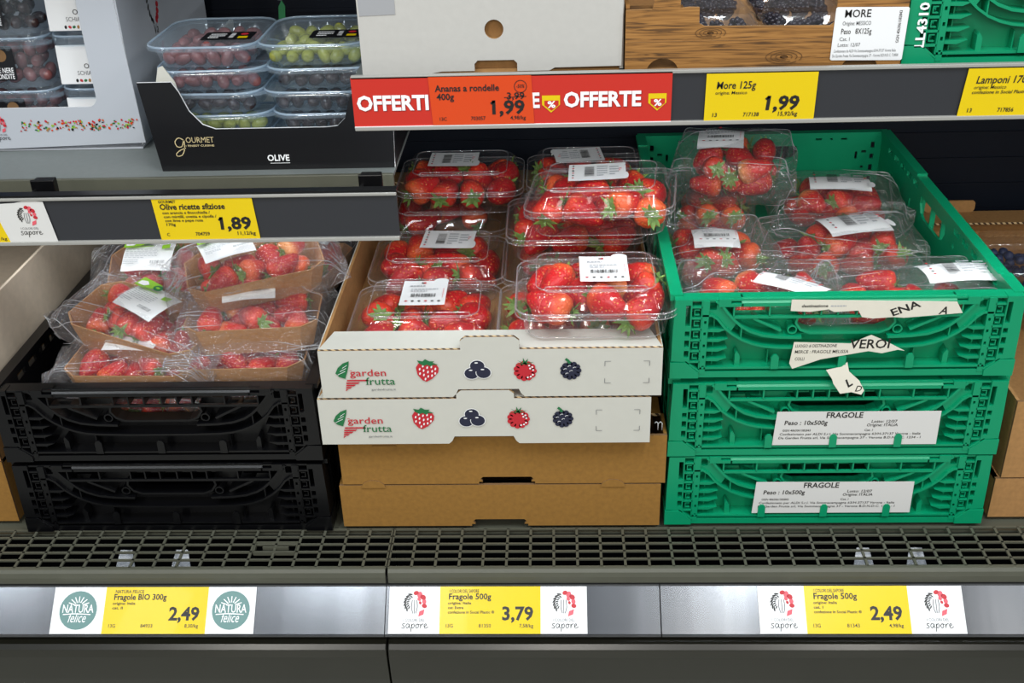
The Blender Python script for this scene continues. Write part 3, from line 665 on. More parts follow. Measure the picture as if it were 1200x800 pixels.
o = tag(b.build('torn_paper_label', None, (.3190, 1.1330, .8080), (PI/2-.12, 0, 0)), 'crumpled scrap of cream paper hanging low on the top green crate', 'label')
b = MB(); b.text('L', .027, -.001, .008, 'ink', .03, .2, M=Matrix.Translation((.027, 0, 0)) @ Matrix.Rotation(rad(35), 4, 'Z') @ Matrix.Translation((-.027, 0, 0)), z=.0008); b.text('D', .036, -.006, .006, 'ink', .01, .3, z=.0008); b.build('lettering', o)

# ------------------------------------------------------------------ cartons
def carton_tray(name, label, loc, w, d, h, outer, inner, front, flange=.045, tabs=True, rim_sides=True, side_h=None, front_h=None):
    """open tray: shaped front sheet, sides, back, bottom and folded top flanges"""
    t = thing(name, label, 'carton', loc); side_h = side_h or h
    b = MB()
    b.plate(front, [], 0, .0012, outer, MF @ Matrix.Translation((0, 0, -.0012)), edge='kraft_dark')
    b.plate(front, [], -.0028, -.0, inner, MF @ Matrix.Translation((0, 0, -.0012)), edge='flute')
    b.box(.002, w-.002, d-.004, d, 0, h, inner)
    for x0, x1, xo, xi in ((0, .0012, 0, .0012), (w-.0012, w, w-.0012, w)): b.box(x0, x1, .004, d, .001, side_h, outer)
    b.box(.0012, .0045, .004, d, .001, side_h, inner); b.box(w-.0045, w-.0012, .004, d, .001, side_h, inner)
    b.box(.003, w-.003, .004, d-.003, .0, .003, inner)
    b.build('body', t, bevel=.0006)
    return t
def garden_print(t, off):
    z = .0006; b = MB()
    def done(nm): b.build(nm, t, off, FRONT); return MB()
    def leaf(x, y):
        b.poly([(x, y), (x+.0035, y+.0075), (x+.010, y+.0135), (x+.0175, y+.0165), (x+.0165, y+.010), (x+.014, y+.001), (x+.011, y-.0075), (x+.004, y-.005)], 'print_green', z)
        for q in (0, .0045, .009): b.stroke([(x+.0025+q*.7, y-.002+q), (x+.012+q*.3, y+.003+q*.9)], .0006, 'paper', z+.0003, sm=1)
    leaf(.0175, .0345)
    b.poly([(.0305, .0255), (.0555, .0255), (.0550, .0235), (.0300, .0235)], 'print_red', z)
    for i in range(4): b.poly([(.0295-.0005*i, .0220-.0032*i), (.0455-.0048*i, .0220-.0032*i), (.0430-.005*i, .0198-.0032*i), (.029-.0005*i, .0198-.0032*i)], 'print_red', z)
    b.text('garden', .0345, .0305, .0074, 'print_red', .006, 0, .0430, z=z); b.text('frutta', .0525, .0185, .0080, 'print_green', .004, 0, .0350, z=z)
    # slab serifs of the two words
    for x, y in ((.0345, .0375), (.0645, .0305), (.0715, .0305)): b.poly([(x, y), (x+.003, y), (x+.003, y+.0006), (x, y+.0006)], 'print_red', z)
    for x in (.0525, .0565, .0725, .078): b.poly([(x, .0185), (x+.0032, .0185), (x+.0032, .0191), (x, .0191)], 'print_green', z)
    b.text('gardenfrutta.it', .0585, .0105, .0022, 'ink_gray', .0, 0, .029, z=z)
    b = done('printed_logo')
    # strawberry
    cx, cy = .1270, .0375
    b.poly([(cx-.0135, cy+.004), (cx-.010, cy+.0095), (cx-.004, cy+.0105), (cx+.004, cy+.0105), (cx+.011, cy+.008), (cx+.0135, cy+.003), (cx+.0125, cy-.003), (cx+.005, cy-.0115), (cx-.002, cy-.0155), (cx-.0065, cy-.0135), (cx-.012, cy-.006)], 'print_red', z)
    for dx, dy in ((-.009, .002), (-.009, -.004), (-.005, .006), (-.0045, 0), (-.0045, -.006), (-.003, -.0115), (0, .004), (.0005, -.002), (.0005, -.008), (.005, .005), (.0055, -.001), (.005, -.007), (.0095, .002), (.009, -.004)): b.disc(cx+dx, cy+dy, .0010, 'paper', .0019, z+.0003, 8, -.25)
    b.poly([(cx-.009, cy+.0095), (cx-.0115, cy+.014), (cx-.005, cy+.0125), (cx-.002, cy+.0155), (cx+.003, cy+.0125), (cx+.009, cy+.0125), (cx+.0065, cy+.0105), (cx+.0135, cy+.0075), (cx+.007, cy+.0078), (cx+.004, cy+.0055), (cx, cy+.008), (cx-.004, cy+.0065)], 'print_green', z+.0004)
    b = done('printed_strawberry')
    # blueberries
    cx, cy = .1855, .0365
    for dx, dy in ((.0005, .0065), (-.0065, -.0035), (.0075, -.0025)):
        b.disc(cx+dx, cy+dy, .0093, 'paper', .0083, z+.0003+dx*.01, 20); b.disc(cx+dx, cy+dy, .0085, 'print_navy', .0075, z+.0004+dx*.01, 20)
        b.disc(cx+dx-.001, cy+dy+.0045, .0022, 'paper', .0009, z+.0007+dx*.01, 8)
    b = done('printed_blueberries')
    # raspberry and blackberry
    for cx, cy, m in ((.2420, .0360, 'print_red'), (.2955, .0360, 'print_navy')):
        q = 1 if m == 'print_red' else .92
        b.poly([(cx-.011*q, cy+.008*q), (cx+.011*q, cy+.008*q), (cx+.010*q, cy-.006*q), (cx+.001*q, cy-.0125*q), (cx-.008*q, cy-.009*q)], m, z)
        for k in range(11):
            a = 2*PI*k/11; b.disc(cx+.0100*q*math.cos(a), cy-.0005+.0100*q*math.sin(a), .0038*q, m, z=z+.00005)
        if m == 'print_red':
            for dx, dy in ((.005, .007), (.0085, .005), (.006, .003), (.0095, .001), (.003, -.009), (.0065, -.008), (.009, -.0055)): b.disc(cx+dx, cy+dy, .0012, 'paper', z=z+.0004, n=8)
            for dx, dy in ((-.012, .009), (-.009, .0145), (-.002, .0175), (.004, .0165), (.011, .012)): b.poly([(cx-.0025, cy+.0095), (cx+dx, cy+dy), (cx+.002, cy+.0085)], 'print_green', z+.0004)
        else:
            for dx, dy in ((-.0065, .0015), (-.0015, .0055), (.0045, .0035), (.0005, -.0010), (-.0045, -.0045)): b.stroke([(cx+dx-.0018, cy+dy-.0006), (cx+dx-.0004, cy+dy+.0008), (cx+dx+.0018, cy+dy+.0006)], .0006, 'paper', z+.0004)
            b.stroke([(cx-.001, cy+.0095), (cx-.003, cy+.013), (cx-.006, cy+.0155)], .0032, 'print_green', z+.0004)
        b = done('printed_raspberry' if m == 'print_red' else 'printed_blackberry')
    # crop marks
    for x, y, sx, sy in ((.3355, .0475, 1, -1), (.3875, .0475, -1, -1), (.3355, .0180, 1, 1), (.3875, .0180, -1, 1)):
        b.stroke([(x+sx*.007, y), (x, y)], .0006, 'ink_gray', z, sm=1); b.stroke([(x, y), (x, y+sy*.0065)], .0006, 'ink_gray', z, sm=1)
    b = done('crop_marks')
def berry_carton(x, z, label, w, s, tab=.0165):
    h = .0645; d = .60
    t = thing('fruit_carton', label, 'carton', (x, 1.119, z))
    n0, n1, t0, t1 = .160, .238, .168, .237
    front = [(0, 0), (n0-.004, 0), (n0, .004), (n0+.003, .0105), (n1-.003, .0105), (n1, .004), (n1+.004, 0), (w, 0), (w, h), (t1, h), (t1, h+tab-.005), (t1-.006, h+tab), (t0+.006, h+tab), (t0, h+tab-.005), (t0, h), (0, h)]
    b = MB(); A = MF @ Matrix.Translation((0, 0, -.0010))
    b.plate(front, [], 0, .0010, 'carton_white', A, edge='kraft_dark'); b.plate(front, [], -.003, 0, 'kraft', A, edge='flute'); b.build('front_panel', t, bevel=.0004)
    b = MB()
    b.plate([(.0005, .004), (t0, .004), (t0, .012), (t1, .012), (t1, .004), (w-.0005, .004), (w-.012, .048), (.012, .048)], [], h-.0035, h, 'carton_white', edge='flute'); b.build('top_flap', t)
    b = MB(); b.plate([(.012, d-.048), (w-.012, d-.048), (w, d), (0, d)], [], h-.0035, h, 'kraft', edge='flute'); b.build('top_flap', t)
    for x0, s_ in ((0, 1), (w, -1)):
        b = MB(); b.box(x0, x0+s_*.001, .004, d, 0, h, 'carton_white'); b.box(x0+s_*.001, x0+s_*.0045, .004, d, 0, h-.0005, 'kraft')
        b.box(x0+s_*.0006, x0+s_*.0042, .0035, .0042, .002, h-.002, 'flute'); b.build('side_wall', t)
    b = MB(); b.box(0, w, d-.004, d, 0, h, 'kraft'); b.build('back_wall', t)
    b = MB(); b.box(.004, w-.004, .05, d-.004, 0, .003, 'kraft'); b.build('bottom', t)
    garden_print(t, (s-.0005, -.0003, 0))
    return t
berry_carton(-.2870, .7400, 'white garden frutta fruit carton, lower of the two, with printed berries', .4000, .0, .0115)
topw = berry_carton(-.2790, .8070, 'white garden frutta fruit carton on top, open, holding clear strawberry boxes', .4035, .0015)
def kraft_carton(x, y, z, w, d, h, label, front_extra=None, notch=None, open_top=False, km='kraft'):
    t = thing('kraft_carton', label, 'carton', (x, y, z)); hl = []
    fr = [(0, 0)]
    if notch: a, c = notch; fr += [(a-.002, 0), (a-.002, .003), (a+.003, .003), (a, .0075), (a+.003, .0105), (c-.003, .0105), (c, .0075), (c-.003, .003), (c+.002, .003), (c+.002, 0)]
    fr += [(w, 0), (w, h), (0, h)]
    b = MB(); b.plate(fr, [], -.004, 0, km, MF, edge='kraft_dark'); b.build('front_panel', t, bevel=.0006)
    for x0, s_ in ((0, 1), (w, -1)):
        b = MB(); b.box(x0, x0+s_*.004, .0042, d, 0, h, km); b.box(x0+s_*.0004, x0+s_*.0036, .0036, .0042, .001, h-.001, 'flute'); b.build('side_wall', t)
    b = MB(); b.box(0, w, d-.004, d, 0, h, km); b.build('back_wall', t)
    b = MB(); b.box(.004, w-.004, .10, d-.004, 0, .003, km); b.build('bottom', t)
    if not open_top:
        b = MB(); b.plate([(0, .050), (w, .050), (w, .09), (0, .09)] if notch else [(0, .004), (w, .004), (w, .05), (0, .05)], [], h-.004, h, km, edge='flute'); b.build('top_flap', t)
    return t
k1 = kraft_carton(-.2775, 1.136, .600, .4085, .60, .0650, 'plain kraft carton at the very bottom, under the white cartons', notch=(.169, .238), km='kraft_brown')
k2 = kraft_carton(-.2725, 1.136, .6670, .4085, .60, .0715, 'plain kraft carton directly below the two white cartons', notch=(.176, .243), km='kraft_brown')
for t, xs, zz in ((k1, (.044, .348), .065), (k2, (.058,), .0625)):
    for x in xs:
        b = MB(); r = .0155 if t is k1 else .0150
        P = [(x+r*math.cos(rad(a)), zz-.003+(r*.75)*math.sin(rad(a))) for a in (range(0, 181, 20) if t is k1 else range(180, 361, 20))]
        b.plate(P, [], 0, .0012, 'kraft_brown', MF, edge='kraft_dark'); b.build('round_tab', t, (0, -.0002, 0))
for px, t in ((.403, k2), (.396, k1)):
    b = MB(); hh = .0715 if t is k2 else .065
    for q in (0, .005): b.tube([(px-q, .012, hh), (px-q, .012, hh+.010), (px-q-.002, .012, hh+.012), (px-q-.004, .012, hh+.010)], .0006, 'paper', 6)
    b.build('staple_wire', t)
# stacks at both sides
for k in range(3):
    kraft_carton(-1.10, 1.150, .600+.0965*k, .385, .60, .0950, ('plain kraft carton at the foot of the stack beside the black crates', 'plain kraft carton in the middle of the stack beside the black crates', 'plain kraft carton at the top of the stack beside the open black crate')[k], km=('kraft_brown', 'kraft', 'kraft_lit')[k])
kraft_carton(.5520, 1.150, .600, .39, .60, .0600, 'plain kraft carton at the bottom, beside the lowest green crate', notch=None)
blue = kraft_carton(.5580, 1.150, .6620, .39, .60, .1120, 'kraft carton of blueberries beside the green crates, with a tab on its back wall', open_top=True)
b = MB(); b.plate([(.0, .55), (.39, .55), (.39, .596), (.0, .596)], [], .1085, .1120, 'kraft', edge='flute'); b.build('top_flap', blue)
b = MB(); b.prism(rr2(.062, .145, 0, .020, .006), -.004, 0, 'kraft', MF); b.build('tab', blue, (0, .596, .112))

# plain white carton on the upper shelf
t = thing('white_carton', 'large plain white corrugated carton above the red offer banner', 'carton', (-.2035, 1.170, 1.1785)); w, h, d = .2785, .16, .36
hole = [(.1425+.0100*math.cos(k*PI/12), .0490+.0100*math.sin(k*PI/12)) for k in range(24)]
fr = [(0, .0035), (.07, .003), (.085, .0055), (.112, .0055), (.1205, .0055), (.1205, .013), (.124, .0165), (.1625, .0165), (.166, .013), (.166, .0045), (.20, .0045), (.206, .0075), (w-.002, .008), (w, h), (0, h)]
b = MB(); b.plate(fr, [hole], -.004, 0, 'carton_gray', MF, edge='kraft'); b.build('front_panel', t, bevel=.0008)
for x0, s_ in ((0, 1), (w, -1)):
    b = MB(); b.box(x0, x0+s_*.004, .004, d, .004, h, 'carton_gray'); b.build('side_wall', t)
b = MB(); b.box(0, w, d-.004, d, 0, h, 'kraft'); b.build('back_wall', t)
b = MB(); b.box(.004, w-.004, .010, .014, .0, h, 'kraft'); b.box(.1, .19, .005, .010, 0, .006, 'kraft'); b.build('inner_wall', t)
b = MB(); b.box(.004, w-.004, .006, d-.004, 0, .004, 'kraft'); b.build('bottom', t)
b = MB(); b.plate([(0, h-.02), (.0395, h-.02), (.0395, .0665), (.0015, .0655)], [], 0, .0003, 'tape', MF); b.build('gray_tape', t, (.0005, -.0002, 0))
# wood-print carton of blackberries
t = thing('wood_print_carton', 'wood-printed carton of blackberries on the upper shelf', 'carton', (.0765, 1.166, 1.1785)); w, h, d = .289, .0665, .37
half = lambda cx: [(cx+.0165*math.cos(rad(a)), .0005+.0155*math.sin(rad(a))) for a in range(180, -1, -15)]
fr = [(0, 0)]+[(.0395+.0170*math.cos(rad(a)), .0005+.0155*math.sin(rad(a))) for a in range(180, -1, -15)]+\
     [(.226, 0), (.2285, .007), (.236, .0145), (.257, .0145), (.263, .007), (.2655, 0), (w-.003, 0), (w, h+.006), (.216, h+.006), (.216, .0500), (.211, .0460), (.082, .0480), (.076, .0510), (.0755, h+.001), (.065, h+.0015), (.0560, h+.0005), (.0560, h+.016), (.0300, h+.016), (.0275, h), (0, h-.0005)]
b = MB(); b.plate(fr, [], -.0035, 0, 'wood_print', MF, edge='kraft'); b.box(.002, w-.003, -.0003, .001, .0330, .0334, 'kraft_dark'); b.build('front_panel', t, bevel=.0003)
for x0, s_ in ((0, 1), (w, -1)):
    b = MB(); b.box(x0, x0+s_*.004, .004, d, 0, h+.004, 'wood_print'); b.box(x0, x0+s_*.06, .004, .02, h-.002, h, 'wood_print') if s_ > 0 else None; b.build('side_wall', t)
b = MB(); b.box(0, w, d-.004, d, 0, h, 'kraft'); b.build('back_wall', t)
b = MB(); b.box(.004, w-.004, .004, d-.004, 0, .004, 'kraft'); b.build('bottom', t)
b = MB()
for cx, cy, q in ((.0880, .0415, 1.), (.1660, .0150, 1.2), (.2400, .0300, .7)):
    for k in range(4): b.stroke([(cx+(.003+.0042*k)*q*math.cos(a*PI/12), cy+(.0010+.0016*k)*q*math.sin(a*PI/12)) for a in range(-2, 19+k)], .0007, 'wood_dark', .0006)
    b.disc(cx, cy, .0035*q, 'wood_dark', .0012*q)
b.build('knot_pattern', t, (0, -.0001, 0), FRONT)
b = MB(); b.prism(rr2(0, .0745, 0, .0545, .002), 0, .0003, 'paper', Matrix.Rotation(rad(-1), 4, 'Z'))
o = tag(b.build('paper_label', None, (.2905, 1.1653, 1.1890), FRONT), 'white MORE paper label on the wood-printed blackberry carton', 'label')
b = MB(); q = .0006
b.text('MORE', .0105, .0440, .0062, 'ink', .010, 0, .0265, z=q); b.text('Origine: MESSICO', .0090, .0360, .0032, 'ink_gray', .005, 0, .029, z=q); b.text('Peso   8X125g', .0085, .0270, .0045, 'ink', .005, 0, .031, z=q)
b.text('Cat. I', .0075, .0200, .0030, 'ink_gray', .004, 0, .0105, z=q); b.text('Lotto: 12/07', .0065, .0140, .0030, 'ink_gray', .004, 0, .023, z=q)
b.text('Confezionato da ALDI Via Sommacampagna 63/H-37137 Verona Italia', .003, .0080, .0024, 'ink_gray', 0, 0, .064, z=q); b.text('Da Garden Frutta Via Sommacampagna 37 - Verona B.D.N.D.C. T.0000', .002, .0030, .0024, 'ink_gray', 0, 0, .068, z=q)
b.text('GGN 4063061582843', .0685, .017, .0024, 'ink', .005, 0, .033, z=q, vert=True); b.build('lettering', o)

# ------------------------------------------------------------------ strawberries
rnd = random.Random(7)
def berry_body(L, R, shape, seed):
    b = MB(); r = random.Random(seed); n = 20
    prof = {'cone': [(0, .02), (.03, .2), (.10, .40), (.25, .66), (.45, .86), (.65, .98), (.80, 1.), (.92, .86), (.985, .52), (1., .15)],
            'long': [(0, .02), (.02, .18), (.08, .38), (.22, .62), (.42, .82), (.62, .95), (.78, 1.), (.91, .84), (.985, .5), (1., .15)],
            'round': [(0, .02), (.03, .3), (.10, .55), (.25, .80), (.45, .97), (.62, 1.), (.78, .95), (.91, .76), (.985, .45), (1., .15)],
            'wedge': [(0, .05), (.02, .34), (.10, .52), (.28, .70), (.48, .86), (.66, .97), (.80, 1.), (.92, .86), (.985, .5), (1., .15)]}[shape]
    sq = r.uniform(.88, .98); bend = r.uniform(-.12, .12); rings = []
    for t, q in prof:
        ring = []
        for k in range(n):
            a = 2*PI*k/n; p = Vector((math.cos(a), math.sin(a), t*2)); w = 1+.10*noise.noise(p*1.3+Vector((seed*3.1, 0, 0)))
            ring.append((R*q*w*math.cos(a)+bend*R*math.sin(t*PI), R*q*w*sq*math.sin(a), (t-.5)*L))
        rings.append(ring)
    b.loft(rings, 'berry_red', None, True, True)
    return b
def calyx_mesh(R, L, seed):
    b = MB(); r = random.Random(seed); n = r.choice((10, 11, 12))
    for k in range(n):
        a = 2*PI*k/n+r.uniform(-.2, .2); ln = R*r.uniform(.50, .95); wd = R*r.uniform(.13, .19); lift = r.uniform(-.2, .75)
        c, s = math.cos(a), math.sin(a); P = []
        for t, q in ((.05, .5), (.35, 1), (.7, .7), (1, .04)):
            z = L/2+.0012+R*(.10*t+lift*t*t*.6-.55*t*t*(1 if lift < .1 else .2)); z = max(z, L/2*(1-.32*t)+.0008)
            P += [(c*ln*t-s*wd*q, s*ln*t+c*wd*q, z), (c*ln*t, s*ln*t, z+.0008), (c*ln*t+s*wd*q, s*ln*t-c*wd*q, z)]
        F = []
        for i in range(3): F += [(3*i, 3*i+1, 3*i+4, 3*i+3), (3*i+1, 3*i+2, 3*i+5, 3*i+4)]
        b.add(P, F, 'leaf', None, True)
    b.tube([(0, 0, L/2-.001), (.0008, 0, L/2+.004), (.002, .001, L/2+.008)], .0011, 'leaf', 6)
    return b
PROTO = []
for i, (L, R, s, m) in enumerate(((.046, .0175, 'cone', 'berry_red'), (.050, .0175, 'long', 'berry_red'), (.041, .0180, 'round', 'berry_red'), (.044, .0180, 'wedge', 'berry_bright'),
                                  (.047, .0175, 'cone', 'berry_bright'), (.045, .0175, 'wedge', 'berry_pale'), (.048, .0170, 'long', 'berry_bright'))):
    o = berry_body(L, R, s, i+1).build('strawberry'); o.data.materials[0] = MATS[m]; c = calyx_mesh(R, L, i+11).build('calyx', o)
    PROTO.append((o, L, R))
used = [False]*len(PROTO); NB = [0]
def put_berry(k, M, label, group):
    o = PROTO[k][0]
    if used[k]: o = copy_tree(o)
    used[k] = True; NB[0] += 1
    o.matrix_world = M
    o['label'] = label; o['category'] = 'strawberry'; o['group'] = group
    return o
def pack(n, w, d, z0, zmax, seed, scale=1., pale=0.15, flat=1.):
    """drop n berries into a w x d tray; returns (proto, local matrix)"""
    r = random.Random(seed); R = []
    for i in range(n):
        k = r.choice((3, 4, 5, 6)) if r.random() < pale else r.choice((0, 0, 1, 2, 1, 3))
        L, Rr = PROTO[k][1]*scale, PROTO[k][2]*scale
        yaw = r.uniform(0, 2*PI); el = rad(r.gauss(0, 18)*flat)
        ax = Vector((math.cos(el)*math.cos(yaw), math.cos(el)*math.sin(yaw), math.sin(el)))
        R.append([k, L, Rr, ax, Vector((r.uniform(-w/2, w/2)*.95, r.uniform(-d/2, d/2)*.95, z0+Rr+i*.003))])
    pts = np.array([[*(q[4])] for q in R]); ax = np.array([[*q[3]] for q in R]); rr = np.array([q[2] for q in R]); LL = np.array([q[1] for q in R])
    offs = np.array([-.30, 0, .28]); rs = np.array([.62, .92, .86])
    for it in range(160):
        pts[:, 2] -= .0012 if it < 130 else .0003
        S = pts[:, None, :]+ax[:, None, :]*(offs[None, :, None]*LL[:, None, None]); RS = rr[:, None]*rs[None, :]
        mv = np.zeros_like(pts)
        for i in range(n):
            for j in range(i+1, n):
                if abs(pts[i, 0]-pts[j, 0]) > .06 or abs(pts[i, 1]-pts[j, 1]) > .06: continue
                D = S[i][:, None, :]-S[j][None, :, :]; dist = np.sqrt((D**2).sum(-1))+1e-6; pen = RS[i][:, None]+RS[j][None, :]-dist
                if pen.max() > 0:
                    a, c = np.unravel_index(pen.argmax(), pen.shape); v = D[a, c]/dist[a, c]*pen[a, c]*.5; mv[i] += v*.8; mv[j] -= v*.8
        pts += mv
        S = pts[:, None, :]+ax[:, None, :]*(offs[None, :, None]*LL[:, None, None])
        for axi, lim in ((0, w/2), (1, d/2)):
            lo = (S[:, :, axi]-RS).min(1); hi = (S[:, :, axi]+RS).max(1)
            pts[:, axi] += np.maximum(0, -lim-lo); pts[:, axi] -= np.maximum(0, hi-lim)
        lo = (S[:, :, 2]-RS).min(1); hi = (S[:, :, 2]+RS).max(1)
        pts[:, 2] += np.maximum(0, z0-lo); pts[:, 2] -= np.maximum(0, hi-zmax)*(.5 if it < 120 else 1.)
    out = []
    for i, q in enumerate(R):
        M = Vector((0, 0, 1)).rotation_difference(q[3]).to_matrix().to_4x4() @ Matrix.Rotation(r.uniform(0, 6), 4, 'Z')
        out.append((q[0], Matrix.Translation(pts[i]) @ M @ Matrix.Scale(scale, 4)))
    return out
def mworld(loc, rot): return Matrix.Translation(loc) @ Euler(rot).to_matrix().to_4x4()

# ------------------------------------------------------------------ stickers
def sticker(parent, w, h, M, kind='barcode', seed=0, curl=.002, bend=0):
    """white paper sticker lying in its local xy-plane"""
    b = MB(); nx, ny = 10, 8; r = random.Random(seed)
    def zz(u, v): return .0006+curl*(abs(u-.5)*2)**3*(.4+.6*noise.noise(Vector((u*2, v*2, seed))))+bend*((v-.5)**2+(u-.5)**2)*4
    vs = [((u/nx-.5)*w, (v/ny-.5)*h, zz(u/nx, v/ny)) for v in range(ny+1) for u in range(nx+1)]
    b.add(vs, [(v*(nx+1)+u, v*(nx+1)+u+1, (v+1)*(nx+1)+u+1, (v+1)*(nx+1)+u) for v in range(ny) for u in range(nx)], 'paper', None, True)
    if kind == 'barcode' and not bend: b.disc(w*.34, h*.48, w*.17, 'paper', h*.12, .0008, 16)
    if kind == 'tab': b.disc(w*.5, -h*.28, w*.05, 'paper', h*.20, .0008, 16)
    o = b.build('label', parent); o.matrix_local = M; b = MB()
    z = .0016+curl*.25+abs(bend)*.3
    if kind == 'barcode':
        b.bars(-w*.28, -h*.20, w*.56, h*.14, 'ink', z, seed); b.lines(-w*.3, .0, w*.6, h*.16, 2, 'ink_pale', z, seed=seed); b.lines(-w*.34, h*.2, w*.5, h*.10, 1, 'ink_pale', z, seed=seed+3)
        b.disc(-w*.02, h*.38, w*.035, 'print_red', z=z, n=10); b.disc(-w*.07, h*.38, w*.025, 'ink', z=z, n=10)
        for k in range(6): b.disc(-w*.36+k*w*.145, -h*.36, w*.035, 'print_red' if k % 3 == 0 else 'ink', h*.022, z, 8)
        b.lines(w*.42, -h*.25, w*.02, h*.4, 5, 'print_pink', z)
    elif kind == 'tab':
        b.bars(-w*.22, -h*.30, w*.17, h*.60, 'ink', z, seed, vert=True); b.lines(-.0, -h*.34, w*.18, h*.68, 5, 'ink_pale', z, seed=seed); b.lines(w*.22, -h*.3, w*.16, h*.6, 4, 'ink_pale', z, seed=seed)
        for k in range(6): b.disc(-w*.42, -h*.36+k*h*.145, w*.02, 'print_red' if k % 2 == 0 else 'ink', h*.035, z, 8)
        b.lines(w*.38, -h*.05, w*.05, h*.2, 2, 'print_pink', z)
    else:   # green-topped organic label
        b.poly([(-w*.5, h*.5), (-w*.02, h*.5), (w*.0, h*.36), (-w*.14, h*.24), (-w*.5, h*.16)], 'lime', z)
        b.poly([(-w*.46, h*.36), (-w*.34, h*.42), (-w*.24, h*.34), (-w*.30, h*.24), (-w*.46, h*.22)], 'paper', z+.0003)
        b.disc(-w*.02, h*.36, w*.10, 'print_green', h*.10, z+.0004, 18); b.disc(-w*.02, h*.36, w*.05, 'lime', h*.035, z+.0007, 10)
        b.poly([(w*.28, h*.10), (w*.44, h*.14), (w*.44, h*.28), (w*.28, h*.24)], 'lime', z)
        b.stroke([(-w*.5, h*.17), (-w*.1, h*.19), (w*.1, h*.22)], h*.02, 'lime', z)
        b.lines(-w*.44, -h*.22, w*.66, h*.34, 6, 'ink_pale', z, seed=seed, fill=.3); b.lines(-w*.44, -h*.42, w*.3, h*.16, 3, 'ink_pale', z, seed=seed+2); b.bars(w*.1, -h*.40, w*.3, h*.10, 'ink_gray', z, seed)
    b.build('printing', o)
    return o

# ------------------------------------------------------------------ clear hinged strawberry boxes
PUN = {}
def punnet_parts():
    b = MB(); W_, D_ = .186, .150
    rings = [rrect(.160, .124, .020, .0015, amp=.0010), rrect(.166, .130, .022, .004, amp=.0012), rrect(.174, .138, .022, .028, amp=.0012), rrect(.177, .141, .022, .0345),
             rrect(W_, D_, .024, .0355), rrect(W_+.002, D_+.002, .024, .0335)]
    b.loft(rings, 'pet', cap1=False); b.tube([(x, y, .0022) for x, y, z in rrect(.160, .124, .020, 0)], .0007, 'pet_edge', 6, True); base = b
    b = MB()
    rings = [rrect(W_+.003, D_+.003, .025, .0320), rrect(W_+.003, D_+.003, .025, .0375), rrect(W_-.002, D_-.002, .024, .0392), rrect(W_-.014, D_-.014, .022, .0380), rrect(W_-.018, D_-.018, .022, .0400, amp=.0008),
             rrect(W_-.026, D_-.026, .022, .0535, amp=.0010), rrect(W_-.034, D_-.034, .020, .0580), rrect(W_-.050, D_-.050, .016, .0590), rrect(W_-.056, D_-.056, .014, .0575)]
    b.loft(rings, 'pet', cap0=False)
    b.tube([(x, y, .0592) for x, y, z in rrect(W_-.046, D_-.046, .016, 0)], .0008, 'pet_edge', 6, True)
    b.tube([(x, y, .0394) for x, y, z in rrect(W_+.003, D_+.003, .024, 0)], .0010, 'pet_edge', 6, True)
    b.tube([(x, y, .0325) for x, y, z in rrect(W_+.004, D_+.004, .024, 0)], .0008, 'pet_edge', 6, True)
    y = -D_/2+.020
    b.tube([(x_, y_, .0585) for x_, y_ in rr2(-.060, .060, y, y+.014, .006, 4)], .0008, 'pet_edge', 6, True)
    for x in (-.03, -.008, .014, .036): b.tube([(x, y+.001, .0588), (x, y+.013, .0588)], .0007, 'pet', 6)
    return base, b
def punnet(loc, rotz, label, n, seed, sticker_kind='tab', st=(0, 0, 0), rx=0, ry=0, pale=.2, berries=True, grp=None):
    t = thing('strawberry_punnet', label, 'punnet', loc, (rx, ry, rotz), 'clear strawberry boxes in the white carton')
    if not PUN:
        a, c = punnet_parts(); PUN['base'] = a.build('base', t); PUN['lid'] = c.build('lid', t)
    else:
        for k, o in PUN.items(): q = o.copy(); C.objects.link(q); q.parent = t
    if sticker_kind == 'tab': sticker(t, .074, .060, Matrix.Translation((st[0], st[1], .0592)) @ Matrix.Rotation(st[2], 4, 'Z'), 'tab', seed, curl=.001)
    elif sticker_kind: sticker(t, .058, .070, Matrix.Translation((st[0], st[1], .0592)) @ Matrix.Rotation(st[2], 4, 'Z'), 'barcode', seed, curl=.001)
    if n:
        M = mworld(loc, (rx, ry, rotz))
        for k, m in pack(max(4, n-2), .168, .132, .0050, .0555, seed, 1.20, pale): put_berry(k, M @ m, 'ripe strawberry in the '+grp, 'strawberries in the '+grp)
    return t
Y1, Y2, Y3 = 1.2600, 1.4180, 1.5900; ZW = .8105; XL, XR = -.1655, .0220; LV = .0606
punnet((XL, Y1, ZW), 0, 'clear strawberry box at the front of the white carton beside the kraft wall, upright label', 13, 21, 'barcode', (-.003, .012, 0), grp='clear box behind the printed strawberry logo')
punnet((XR, Y1, ZW), 0, 'clear strawberry box mostly hidden beneath the front-most clear box', 10, 22, None, grp='clear box hidden under the front clear box')
punnet((XL+.003, Y2+.004, ZW), 0, 'clear strawberry box second from the front along the kraft wall', 13, 23, 'tab', (.012, .020, -.06), grp='clear box second along the kraft wall')
punnet((XR, Y2, ZW), 0, 'clear strawberry box hidden at the bottom of the middle row', 6, 24, None, grp='clear box at the bottom of the middle row')
punnet((XL, Y3, ZW), 0, 'clear strawberry box in the back row of the white carton, under another', 6, 25, None, grp='clear box at the bottom of the back row')
punnet((XR, Y3, ZW), 0, 'clear strawberry box in the back row of the white carton, in the darkest corner', 4, 26, None, grp='clear box at the bottom of the dark corner')
punnet((-.1400, Y3+.005, ZW+LV), 0, 'clear strawberry box on top of the back row, just below the orange price tag', 13, 27, 'tab', (-.012, .012, -.03), grp='clear box under the orange price tag')
punnet((.0540, Y3+.012, ZW+LV), 0, 'clear strawberry box in shade at the back, behind the tilted one', 12, 28, 'tab', (-.016, .016, .10+PI), grp='shaded clear box at the back')
